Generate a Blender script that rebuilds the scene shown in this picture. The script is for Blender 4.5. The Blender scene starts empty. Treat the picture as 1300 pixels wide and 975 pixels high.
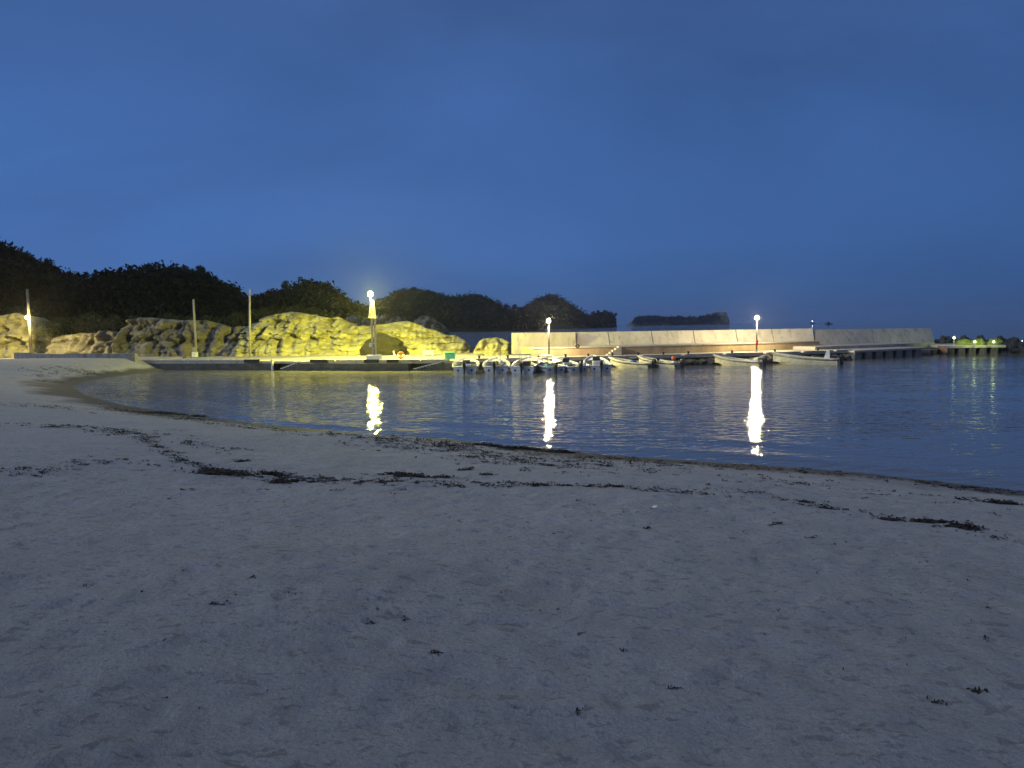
import bpy, math, random
import numpy as np
from mathutils import Vector, Matrix, noise as mnoise
R = math.radians
random.seed(7); rng = np.random.default_rng(7)
scene = bpy.context.scene
COL = scene.collection
# ------------------------------------------------------------------ camera
CAMZ = 3.4; F = 977.0; PITCH = math.atan(74.0/F); ROLL = R(0.78)
cam = bpy.data.objects.new('camera', bpy.data.cameras.new('camera')); COL.objects.link(cam)
cam.data.sensor_width = 36.0; cam.data.lens = 36.0*F/1300.0
cam.data.clip_start = 0.05; cam.data.clip_end = 30000
MW = Matrix.Translation((0, 0, CAMZ)) @ Matrix.Rotation(math.pi/2-PITCH, 4, 'X') @ Matrix.Rotation(-ROLL, 4, 'Z')
cam.matrix_world = MW
scene.camera = cam
ROT = np.array(MW.to_3x3())
def ray(px, py):
    d = ROT @ np.array([(px-650.0)/F, (487.5-py)/F, -1.0])
    return d
def at(px, py, z):
    d = ray(px, py); t = (z-CAMZ)/d[2]
    return (d[0]*t, d[1]*t)
def atY(px, py, Y):
    d = ray(px, py); t = Y/d[1]
    return (d[0]*t, CAMZ+d[2]*t)

# ------------------------------------------------------------------ helpers
def tag(o, label=None, cat=None, group=None, kind=None):
    if label: o['label'] = label
    if cat: o['category'] = cat
    if group: o['group'] = group
    if kind: o['kind'] = kind
    return o
def empty(name, loc, label, cat, group=None, rz=0.0):
    o = bpy.data.objects.new(name, None); COL.objects.link(o)
    o.location = loc; o.rotation_euler = (0, 0, rz); o.empty_display_size = .2
    return tag(o, label, cat, group)
def npmesh(name, V, Q, mat, parent=None, smooth=False):
    """V (n,3) Q (m,3|4) numpy"""
    V = np.asarray(V, dtype=np.float32); Q = np.asarray(Q, dtype=np.int32)
    me = bpy.data.meshes.new(name)
    me.vertices.add(len(V)); me.vertices.foreach_set('co', V.ravel())
    k = Q.shape[1]
    me.loops.add(Q.size); me.loops.foreach_set('vertex_index', Q.ravel())
    me.polygons.add(len(Q)); me.polygons.foreach_set('loop_start', np.arange(0, Q.size, k, dtype=np.int32))
    me.update(calc_edges=True); me.validate()
    if smooth: me.polygons.foreach_set('use_smooth', np.ones(len(me.polygons), dtype=bool))
    me.materials.append(mat)
    o = bpy.data.objects.new(name, me); COL.objects.link(o)
    if parent: o.parent = parent
    return o
class MB:
    def __init__(s): s.v = []; s.f = []
    def add(s, v, f):
        n = len(s.v); s.v += [tuple(a) for a in v]; s.f += [tuple(i+n for i in q) for q in f]; return s
    def box(s, x0, x1, y0, y1, z0, z1, rz=0, c=None, b=0.0):
        # box with chamfered vertical+top edges
        b = min(b, (x1-x0)*.3, (y1-y0)*.3, (z1-z0)*.3)
        if b > 0:
            def ring(i, z): return [(x0+i+b, y0+i, z), (x1-i-b, y0+i, z), (x1-i, y0+i+b, z), (x1-i, y1-i-b, z), (x1-i-b, y1-i, z), (x0+i+b, y1-i, z), (x0+i, y1-i-b, z), (x0+i, y0+i+b, z)]
            v = ring(0, z0)+ring(0, z1-b)+ring(b*.7, z1)
            f = [tuple(range(7, -1, -1)), tuple(range(16, 24))]
            for k in (0, 8):
                for j in range(8): f.append((k+j, k+(j+1) % 8, k+8+(j+1) % 8, k+8+j))
        else:
            v = [(x, y, z) for z in (z0, z1) for x, y in ((x0, y0), (x1, y0), (x1, y1), (x0, y1))]
            f = [(3, 2, 1, 0), (4, 5, 6, 7), (0, 1, 5, 4), (1, 2, 6, 5), (2, 3, 7, 6), (3, 0, 4, 7)]
        if rz or c:
            c = c or (0, 0, 0); ca, sa = math.cos(rz), math.sin(rz)
            v = [(c[0]+x*ca-y*sa, c[1]+x*sa+y*ca, c[2]+z) for x, y, z in v]
        return s.add(v, f)
    def tube(s, p0, p1, r0, r1=None, n=10, cap=True):
        r1 = r0 if r1 is None else r1
        p0 = Vector(p0); p1 = Vector(p1); d = (p1-p0).normalized()
        a = d.orthogonal().normalized(); b = d.cross(a)
        v = []
        for p, r in ((p0, r0), (p1, r1)):
            for i in range(n):
                t = 2*math.pi*i/n; v.append(p+a*math.cos(t)*r+b*math.sin(t)*r)
        f = [(i, (i+1) % n, n+(i+1) % n, n+i) for i in range(n)]
        if cap: f += [tuple(range(n-1, -1, -1)), tuple(range(n, 2*n))]
        return s.add(v, f)
    def path(s, pts, r, n=6):
        P = [Vector(p) for p in pts]; v = []; m = len(P); up = Vector((0, 0, 1))
        for i, p in enumerate(P):
            t = (P[min(m-1, i+1)]-P[max(0, i-1)]).normalized()
            a = t.cross(up); a = a.normalized() if a.length > .05 else t.orthogonal().normalized(); b = t.cross(a)
            for k in range(n): w = 2*math.pi*k/n; v.append(p+a*math.cos(w)*r+b*math.sin(w)*r)
        f = [(i*n+k, i*n+(k+1) % n, (i+1)*n+(k+1) % n, (i+1)*n+k) for i in range(m-1) for k in range(n)]
        f += [tuple(range(n-1, -1, -1)), tuple(range((m-1)*n, m*n))]
        return s.add(v, f)
    def ball(s, c, r, sx=1, sy=1, sz=1, nu=14, nv=9, jit=0):
        v = []; f = []
        for j in range(nv+1):
            ph = math.pi*j/nv
            for i in range(nu):
                t = 2*math.pi*i/nu
                k = r*(1+jit*(mnoise.noise((c[0]*3+math.cos(t)*math.sin(ph)*2, c[1]*3+math.sin(t)*math.sin(ph)*2, math.cos(ph)*2))))
                v.append((c[0]+k*sx*math.sin(ph)*math.cos(t), c[1]+k*sy*math.sin(ph)*math.sin(t), c[2]+k*sz*math.cos(ph)))
        for j in range(nv):
            for i in range(nu): f.append((j*nu+i, (j+1)*nu+i, (j+1)*nu+(i+1) % nu, j*nu+(i+1) % nu))
        return s.add(v, f)
    def lathe(s, c, prof, n=16):
        v = []; f = []
        for r, z in prof:
            for i in range(n):
                t = 2*math.pi*i/n; v.append((c[0]+r*math.cos(t), c[1]+r*math.sin(t), c[2]+z))
        for j in range(len(prof)-1):
            for i in range(n): f.append((j*n+i, j*n+(i+1) % n, (j+1)*n+(i+1) % n, (j+1)*n+i))
        return s.add(v, f)
    def torus(s, c, R0, r, axis='y', n=20, m=8):
        v = []; f = []
        for i in range(n):
            t = 2*math.pi*i/n
            for j in range(m):
                p = 2*math.pi*j/m; q = R0+r*math.cos(p); w = r*math.sin(p)
                if axis == 'y': v.append((c[0]+q*math.cos(t), c[1]+w, c[2]+q*math.sin(t)))
                else: v.append((c[0]+q*math.cos(t), c[1]+q*math.sin(t), c[2]+w))
        for i in range(n):
            for j in range(m): f.append((i*m+j, ((i+1) % n)*m+j, ((i+1) % n)*m+(j+1) % m, i*m+(j+1) % m))
        return s.add(v, f)
    def build(s, name, mat, parent=None, smooth=False, fix=True):
        me = bpy.data.meshes.new(name); me.from_pydata(s.v, [], s.f); me.update()
        if fix:
            import bmesh
            bm = bmesh.new(); bm.from_mesh(me); bmesh.ops.recalc_face_normals(bm, faces=bm.faces); bm.to_mesh(me); bm.free()
        if smooth: me.polygons.foreach_set('use_smooth', [True]*len(me.polygons))
        me.materials.append(mat)
        o = bpy.data.objects.new(name, me); COL.objects.link(o)
        if parent: o.parent = parent
        return o
def copy_tree(o, parent=None):
    c = o.copy(); COL.objects.link(c)
    if parent: c.parent = parent
    for ch in list(o.children): copy_tree(ch, c)
    return c

# ------------------------------------------------------------------ materials
def newmat(name):
    m = bpy.data.materials.new(name); m.use_nodes = True
    nt = m.node_tree; b = nt.nodes['Principled BSDF']
    return m, nt, b
def N(nt, t, **kw):
    n = nt.nodes.new(t)
    for k, v in kw.items():
        if k.startswith('_'): setattr(n, k[1:], v)
        else: n.inputs[k].default_value = v
    return n
def mat(name, c1, c2=None, rough=.8, scale=3.0, bump=0.0, bscale=None, metal=0.0, spec=.5, stretch=None, detail=6, pos=(.35, .65), coord='Object', c3=None, s3=30):
    m, nt, b = newmat(name); L = nt.links.new
    c2 = c2 or tuple(x*.75 for x in c1)
    tc = N(nt, 'ShaderNodeTexCoord')
    mp = N(nt, 'ShaderNodeMapping')
    if stretch: mp.inputs['Scale'].default_value = stretch
    L(tc.outputs[coord], mp.inputs[0])
    no = N(nt, 'ShaderNodeTexNoise', Scale=scale, Detail=detail, Roughness=.62); L(mp.outputs[0], no.inputs['Vector'])
    cr = N(nt, 'ShaderNodeValToRGB'); L(no.outputs['Fac'], cr.inputs[0])
    cr.color_ramp.elements[0].position = pos[0]; cr.color_ramp.elements[1].position = pos[1]
    cr.color_ramp.elements[0].color = (*c2, 1); cr.color_ramp.elements[1].color = (*c1, 1)
    out = cr.outputs[0]
    if c3:
        n3 = N(nt, 'ShaderNodeTexNoise', Scale=s3, Detail=5, Roughness=.7); L(mp.outputs[0], n3.inputs['Vector'])
        r3 = N(nt, 'ShaderNodeMapRange'); r3.inputs[1].default_value = .52; r3.inputs[2].default_value = .68; L(n3.outputs['Fac'], r3.inputs[0])
        mx = N(nt, 'ShaderNodeMix', _data_type='RGBA'); L(r3.outputs[0], mx.inputs[0]); L(out, mx.inputs[6]); mx.inputs[7].default_value = (*c3, 1)
        out = mx.outputs[2]
    L(out, b.inputs['Base Color'])
    b.inputs['Roughness'].default_value = rough; b.inputs['Metallic'].default_value = metal
    b.inputs['Specular IOR Level'].default_value = spec
    if bump:
        bn = N(nt, 'ShaderNodeTexNoise', Scale=bscale or scale*4, Detail=8, Roughness=.65); L(mp.outputs[0], bn.inputs['Vector'])
        bp = N(nt, 'ShaderNodeBump', Strength=bump, Distance=.1); L(bn.outputs['Fac'], bp.inputs['Height']); L(bp.outputs[0], b.inputs['Normal'])
    return m
def emis(name, col, s):
    m, nt, b = newmat(name)
    b.inputs['Base Color'].default_value = (*col, 1); b.inputs['Emission Color'].default_value = (*col, 1); b.inputs['Emission Strength'].default_value = s
    return m
M = {}
M['concrete'] = mat('concrete', (.40, .375, .335), (.29, .27, .24), .88, 1.3, .15, 14, c3=(.23, .215, .19), s3=4)
M['deck'] = mat('deck_concrete', (.43, .40, .35), (.33, .305, .265), .85, .9, .12, 16, c3=(.24, .22, .195), s3=2.5)
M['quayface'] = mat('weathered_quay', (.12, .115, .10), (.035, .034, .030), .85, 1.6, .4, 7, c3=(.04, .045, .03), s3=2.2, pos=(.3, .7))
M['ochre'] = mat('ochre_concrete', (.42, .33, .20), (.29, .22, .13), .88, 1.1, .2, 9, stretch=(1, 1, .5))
M['facedark'] = mat('dark_quay_face', (.06, .058, .05), (.02, .02, .018), .8, 1.3, .4, 6, c3=(.015, .018, .012), s3=2.2)  # darker concrete than the left quay face
M['darkstone'] = mat('dark_stone', (.05, .048, .044), (.02, .02, .02), .8, 2.0, .6, 6)
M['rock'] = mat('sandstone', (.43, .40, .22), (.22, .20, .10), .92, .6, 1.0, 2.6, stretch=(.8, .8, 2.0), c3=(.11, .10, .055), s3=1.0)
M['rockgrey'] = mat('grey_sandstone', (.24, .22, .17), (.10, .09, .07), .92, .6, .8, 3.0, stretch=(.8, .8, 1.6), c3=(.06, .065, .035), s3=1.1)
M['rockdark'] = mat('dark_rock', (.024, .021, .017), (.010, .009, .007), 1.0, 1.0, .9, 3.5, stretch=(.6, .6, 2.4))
M['rockfar'] = mat('far_rock', (.22, .19, .15), (.08, .07, .055), .95, .08, .5, .4)
M['leaf'] = mat('foliage', (.034, .040, .020), (.018, .022, .012), .8, 1.5, 0, spec=.2)
M['leafdark'] = mat('dark_foliage', (.013, .017, .010), (.008, .010, .006), .9, .2, 0, spec=.1)
M['bark'] = mat('bark', (.06, .045, .03), (.03, .022, .016), .9, 6, .4)
M['hill'] = mat('hill_soil', (.022, .024, .014), (.012, .014, .008), .95, .1, 0, spec=.1)
M['white'] = mat('boat_white', (.74, .74, .72), (.60, .60, .58), .35, 2.2, 0, c3=(.45, .44, .40), s3=5)
M['cream'] = mat('boat_cream', (.66, .61, .47), (.50, .46, .35), .4, 2.2, 0, c3=(.38, .34, .26), s3=5)
M['inside'] = mat('boat_inside', (.20, .22, .23), (.10, .11, .12), .7, 3, .1)
M['black'] = mat('engine_black', (.02, .02, .023), (.012, .012, .014), .35, 4)
M['rubber'] = mat('rubber', (.025, .025, .025), (.012, .012, .012), .8, 8, .2)
M['lamppost'] = mat('lamp_post_paint', (.13, .125, .11), (.09, .085, .075), .6, 6, .05)
M['steel'] = mat('galvanised_steel', (.42, .42, .40), (.30, .30, .28), .5, 6, .05, metal=.5)
M['polegrey'] = mat('pole_concrete', (.34, .32, .28), (.24, .23, .2), .8, 5, .1)
M['blue'] = mat('blue_plastic', (.07, .17, .42), (.04, .11, .30), .5, 3)
M['teal'] = mat('teal_plastic', (.05, .27, .28), (.03, .19, .20), .5, 3)
M['mint'] = mat('mint_paint', (.35, .58, .48), (.25, .46, .40), .55, 3)
M['red'] = mat('red_plastic', (.55, .06, .03), (.40, .04, .02), .5, 4)
M['orange'] = mat('orange_plastic', (.75, .17, .04), (.6, .12, .03), .5, 4)
M['pink'] = mat('salmon_concrete', (.55, .33, .22), (.45, .26, .18), .8, 4, .2)
M['yellow'] = mat('yellow_paint', (.62, .52, .10), (.48, .38, .07), .6, 3)
M['float'] = mat('white_float', (.75, .74, .70), (.6, .6, .56), .5, 4)
M['rope'] = mat('rope', (.25, .23, .18), (.16, .14, .10), .9, 20, .2)
M['net'] = mat('green_net', (.20, .26, .05), (.09, .13, .025), .9, 6, .5, c3=(.32, .36, .08), s3=14)
M['weed'] = mat('dried_seaweed', (.030, .022, .015), (.012, .010, .008), .85, 9, .2)
M['shell'] = mat('shell_white', (.7, .7, .66), (.55, .55, .5), .6, 9)
M['glass'] = mat('windscreen', (.05, .06, .07), (.03, .04, .05), .08, 2)

# ------------------------------------------------------------------ shoreline and ground height
SHPX = [(1300, 624), (1100, 601), (960, 590), (800, 580), (690, 571), (560, 557), (450, 549), (350, 541), (250, 529), (180, 519), (130, 509), (100, 499), (92, 491), (110, 483), (150, 476), (204, 470)]
SH = [(6000, -900), (200, -20), (60, 4), (28, 11)] + [at(x, y, 0.0) for x, y in SHPX] + [(-29.5, 68.5), (-29, 84), (-27, 130), (-40, 400), (-400, 6000)]
SH = np.array(SH)
def shore_dist(X, Y):
    """signed: + on land (left/behind), - at sea"""
    P = np.stack([X, Y], -1); best = np.full(X.shape, 1e18); sg = np.ones(X.shape)
    for a, b in zip(SH[:-1], SH[1:]):
        ab = b-a; ap = P-a
        t = np.clip((ap@ab)/(ab@ab), 0, 1)
        q = ap-t[..., None]*ab
        d2 = (q**2).sum(-1); cr = ab[0]*ap[..., 1]-ab[1]*ap[..., 0]
        m = d2 < best
        best = np.where(m, d2, best); sg = np.where(m, np.sign(cr), sg)
    return np.sqrt(best)*sg
def vnoise(X, Y, s, seed=0):
    """cheap smooth value noise"""
    x = X/s+seed*17.3; y = Y/s+seed*9.1
    xi = np.floor(x).astype(np.int64); yi = np.floor(y).astype(np.int64); fx = x-xi; fy = y-yi
    fx = fx*fx*(3-2*fx); fy = fy*fy*(3-2*fy)
    def h(i, j):
        n = (i*374761393+j*668265263+seed*974634777) & 0xffffffff
        n = ((n ^ (n >> 13))*1274126177) & 0xffffffff
        return ((n ^ (n >> 16)) & 0xffff)/65535.0
    return ((h(xi, yi)*(1-fx)+h(xi+1, yi)*fx)*(1-fy)+(h(xi, yi+1)*(1-fx)+h(xi+1, yi+1)*fx)*fy)*2-1
_fp = np.random.default_rng(3)
FPX = _fp.uniform(-7, 7, 520); FPY = _fp.uniform(2.2, 12.5, 520); FPA = _fp.uniform(0, math.pi, 520); FPD = _fp.uniform(.008, .022, 520); FPL = _fp.uniform(.05, .12, 520)
def ground_h(X, Y, fine=True):
    X = np.asarray(X, dtype=float); Y = np.asarray(Y, dtype=float)
    d = shore_dist(X, Y)
    wob = d + .35*vnoise(X, Y, 3.1, 1)*np.clip(d, 0, 1)
    kf = 1+2.2*np.clip((Y-52)/9, 0, 1)
    z = np.where(d > 0, np.minimum(1.95*np.tanh(wob*kf/14.0), np.where(Y > 45, 1.95-.85*np.clip((Y-45)/12, 0, 1), 9)), np.maximum(-3.0, .12*d))
    # cusp mounds
    k = np.clip(d/4, 0, 1)
    z = z + k*(.10*vnoise(X, Y, 5.5, 2)+.05*vnoise(X, Y, 2.0, 3))
    if fine:
        kk = np.clip(d/2.5, 0, 1)
        z = z + kk*(.012*vnoise(X, Y, .62, 4)+.013*vnoise(X, Y, .27, 5)+.011*vnoise(X, Y, .13, 6))
        near = (np.abs(X) < 8) & (Y > 1.5) & (Y < 13.2)
        if near.any():
            xs = X[near]; ys = Y[near]; dz = np.zeros(xs.shape)
            for i in range(len(FPX)):
                m = (np.abs(xs-FPX[i]) < .45) & (np.abs(ys-FPY[i]) < .45)
                if not m.any(): continue
                ca, sa = math.cos(FPA[i]), math.sin(FPA[i]); u = (xs[m]-FPX[i])*ca+(ys[m]-FPY[i])*sa; v = -(xs[m]-FPX[i])*sa+(ys[m]-FPY[i])*ca
                r2 = (u/FPL[i])**2+(v/(FPL[i]*.55))**2
                dz[m] += -FPD[i]*np.exp(-r2*1.2)*1.3+FPD[i]*.45*np.exp(-(np.sqrt(r2)-1.6)**2*3)
            z[near] += dz
    # below the quay and the road the ground is level
    back = np.clip((Y-(66.5-.12*(X+33)))/1.5, 0, 1)*(X < -20)
    z = np.where(back > 0, np.minimum(z, z*(1-back)+.62*back), z)
    return z
def nonuni(lo, hi, step, far, g=1.28):
    a = list(np.arange(lo, hi+1e-6, step)); s = step
    while a[-1] < far: s *= g; a.append(a[-1]+s)
    s = step; b = [lo]
    while b[-1] > -far: s *= g; b.append(b[-1]-s)
    return np.array(b[:0:-1]+a)
def tensor(xs, ys, zf):
    X, Y = np.meshgrid(xs, ys); Z = zf(X, Y)
    V = np.stack([X.ravel(), Y.ravel(), Z.ravel()], -1)
    nx, ny = len(xs), len(ys); i = np.arange(nx-1); j = np.arange(ny-1)
    I, J = np.meshgrid(i, j); a = (J*nx+I).ravel()
    return V, np.stack([a, a+1, a+1+nx, a+nx], -1)
gx = nonuni(-7.2, 7.2, .045, 6000, 1.09)
gy = nonuni(1.8, 12.0, .045, 6000, 1.045)
V, Q = tensor(gx, gy, ground_h)
# sand material
m, nt, b = newmat('beach_sand'); L = nt.links.new
geo = N(nt, 'ShaderNodeNewGeometry'); sep = N(nt, 'ShaderNodeSeparateXYZ'); L(geo.outputs['Position'], sep.inputs[0])
n1 = N(nt, 'ShaderNodeTexNoise', Scale=1.1, Detail=7, Roughness=.65); L(geo.outputs['Position'], n1.inputs['Vector'])
cr = N(nt, 'ShaderNodeValToRGB'); L(n1.outputs['Fac'], cr.inputs[0])
cr.color_ramp.elements[0].position = .3; cr.color_ramp.elements[1].position = .7
cr.color_ramp.elements[0].color = (.35, .345, .34, 1); cr.color_ramp.elements[1].color = (.425, .42, .415, 1)
n2 = N(nt, 'ShaderNodeTexNoise', Scale=140, Detail=3, Roughness=.8); L(geo.outputs['Position'], n2.inputs['Vector'])
gr = N(nt, 'ShaderNodeMapRange'); L(n2.outputs['Fac'], gr.inputs[0]); gr.inputs[1].default_value = .25; gr.inputs[2].default_value = .75; gr.inputs[3].default_value = .72; gr.inputs[4].default_value = 1.22
n4 = N(nt, 'ShaderNodeTexNoise', Scale=38, Detail=4, Roughness=.8); L(geo.outputs['Position'], n4.inputs['Vector'])
g4 = N(nt, 'ShaderNodeMapRange'); L(n4.outputs['Fac'], g4.inputs[0]); g4.inputs[1].default_value = .3; g4.inputs[2].default_value = .7; g4.inputs[3].default_value = .80; g4.inputs[4].default_value = 1.18
gm = N(nt, 'ShaderNodeMath', _operation='MULTIPLY'); L(gr.outputs[0], gm.inputs[0]); L(g4.outputs[0], gm.inputs[1])
mg = N(nt, 'ShaderNodeMix', _data_type='RGBA', _blend_type='MULTIPLY'); mg.inputs[0].default_value = 1; L(cr.outputs[0], mg.inputs[6]); L(gm.outputs[0], mg.inputs[7])
# wet sand near the water
nw = N(nt, 'ShaderNodeTexNoise', Scale=.55, Detail=4); L(geo.outputs['Position'], nw.inputs['Vector'])
ad = N(nt, 'ShaderNodeMath', _operation='MULTIPLY_ADD'); L(nw.outputs['Fac'], ad.inputs[0]); ad.inputs[1].default_value = -.45; L(sep.outputs['Z'], ad.inputs[2])
wt = N(nt, 'ShaderNodeMapRange'); L(ad.outputs[0], wt.inputs[0]); wt.inputs[1].default_value = -.04; wt.inputs[2].default_value = .14; wt.inputs[3].default_value = 1; wt.inputs[4].default_value = 0
mw = N(nt, 'ShaderNodeMix', _data_type='RGBA'); L(wt.outputs[0], mw.inputs[0]); L(mg.outputs[2], mw.inputs[6]); mw.inputs[7].default_value = (.085, .08, .075, 1)
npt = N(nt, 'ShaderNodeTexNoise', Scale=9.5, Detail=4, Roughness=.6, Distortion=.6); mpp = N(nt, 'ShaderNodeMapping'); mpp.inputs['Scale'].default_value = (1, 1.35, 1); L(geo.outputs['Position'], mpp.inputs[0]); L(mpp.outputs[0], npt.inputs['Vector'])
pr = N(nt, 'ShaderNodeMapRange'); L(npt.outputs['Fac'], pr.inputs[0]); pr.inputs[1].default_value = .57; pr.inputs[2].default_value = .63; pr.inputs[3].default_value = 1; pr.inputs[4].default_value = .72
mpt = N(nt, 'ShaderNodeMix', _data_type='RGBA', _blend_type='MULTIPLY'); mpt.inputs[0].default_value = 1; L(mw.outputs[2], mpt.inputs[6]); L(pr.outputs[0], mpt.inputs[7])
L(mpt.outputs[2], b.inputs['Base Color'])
rr = N(nt, 'ShaderNodeMapRange'); L(wt.outputs[0], rr.inputs[0]); rr.inputs[3].default_value = .93; rr.inputs[4].default_value = .78; L(rr.outputs[0], b.inputs['Roughness'])
b.inputs['Specular IOR Level'].default_value = .15
nb = N(nt, 'ShaderNodeTexNoise', Scale=11, Detail=10, Roughness=.74); L(geo.outputs['Position'], nb.inputs['Vector'])
bs = N(nt, 'ShaderNodeMapRange'); L(wt.outputs[0], bs.inputs[0]); bs.inputs[3].default_value = 1.0; bs.inputs[4].default_value = .12
bp = N(nt, 'ShaderNodeBump', Distance=.06); L(bs.outputs[0], bp.inputs['Strength']); L(nb.outputs['Fac'], bp.inputs['Height']); L(bp.outputs[0], b.inputs['Normal'])
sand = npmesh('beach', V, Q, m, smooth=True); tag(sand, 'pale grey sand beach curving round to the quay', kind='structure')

# ------------------------------------------------------------------ water
def water_h(X, Y):
    d = -shore_dist(X, Y)
    z = np.zeros(X.shape)
    fade = np.clip(1-np.maximum(Y-95, 0)/40, 0, 1)*np.clip(1-np.maximum(np.abs(X)-60, 0)/40, 0, 1)
    for A, lx, ang, ph in ((.004, 2.3, 80, .3), (.0035, 1.5, 62, 1.2), (.003, 1.15, 105, 2.2), (.006, 4.6, 88, .9), (.002, .8, 84, 2.0)):
        k = 2*math.pi/lx; ca, sa = math.cos(R(ang)), math.sin(R(ang))
        z += A*np.sin(k*(X*ca+Y*sa)+ph+1.6*vnoise(X, Y, 6, 7))*fade*(.55+.45*vnoise(X, Y, 9, 8))
    w = np.clip(d, 0, 30)
    z += .035*np.exp(-((w-1.0-.4*vnoise(X, Y, 5, 9))/.45)**2)*(.6+.6*vnoise(X, Y, 4, 11))
    z += .030*np.exp(-((w-3.4-.6*vnoise(X, Y, 7, 12))/.55)**2)*(.5+.7*vnoise(X, Y, 6, 13))
    z += .022*np.exp(-((w-6.6-.8*vnoise(X, Y, 8, 14))/.7)**2)*(.4+.8*vnoise(X, Y, 7, 15))
    return z*np.clip(d*2.0, 0, 1)
wx = nonuni(-34, 50, .25, 6000, 1.3); wy = nonuni(13, 80, .14, 6000, 1.3)
V, Q = tensor(wx, wy, water_h)
m, nt, b = newmat('sea_water'); L = nt.links.new
b.inputs['Base Color'].default_value = (.14, .132, .12, 1); b.inputs['Roughness'].default_value = .025; b.inputs['IOR'].default_value = 1.333
geo = N(nt, 'ShaderNodeNewGeometry')
mp = N(nt, 'ShaderNodeMapping'); mp.inputs['Scale'].default_value = (.7, 1.25, 1); L(geo.outputs['Position'], mp.inputs[0])
na = N(nt, 'ShaderNodeTexNoise', Scale=2.2, Detail=1.8, Roughness=.5); L(mp.outputs[0], na.inputs['Vector'])
nbb = N(nt, 'ShaderNodeTexNoise', Scale=5.5, Detail=1, Roughness=.5); L(mp.outputs[0], nbb.inputs['Vector'])
nm = N(nt, 'ShaderNodeMath', _operation='MULTIPLY_ADD'); L(nbb.outputs['Fac'], nm.inputs[0]); nm.inputs[1].default_value = .16; L(na.outputs['Fac'], nm.inputs[2])
mp2 = N(nt, 'ShaderNodeMapping'); mp2.inputs['Scale'].default_value = (.03, .11, 1); L(geo.outputs['Position'], mp2.inputs[0])
nl = N(nt, 'ShaderNodeTexNoise', Scale=1.0, Detail=4); L(mp2.outputs[0], nl.inputs['Vector'])
st = N(nt, 'ShaderNodeMapRange'); L(nl.outputs['Fac'], st.inputs[0]); st.inputs[1].default_value = .35; st.inputs[2].default_value = .65; st.inputs[3].default_value = .14; st.inputs[4].default_value = .6
sy_ = N(nt, 'ShaderNodeSeparateXYZ'); L(geo.outputs['Position'], sy_.inputs[0])
off_ = N(nt, 'ShaderNodeMapRange'); L(sy_.outputs['Y'], off_.inputs[0]); off_.inputs[1].default_value = 88; off_.inputs[2].default_value = 150; off_.inputs[3].default_value = 1.05; off_.inputs[4].default_value = 4.5
sm_ = N(nt, 'ShaderNodeMath', _operation='MULTIPLY'); L(st.outputs[0], sm_.inputs[0]); L(off_.outputs[0], sm_.inputs[1])
bp = N(nt, 'ShaderNodeBump', Distance=.12); L(sm_.outputs[0], bp.inputs['Strength']); L(nm.outputs[0], bp.inputs['Height']); L(bp.outputs[0], b.inputs['Normal'])
sea = npmesh('sea', V, Q, m, smooth=True); tag(sea, 'calm dark blue sea filling the bay', kind='structure')

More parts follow.
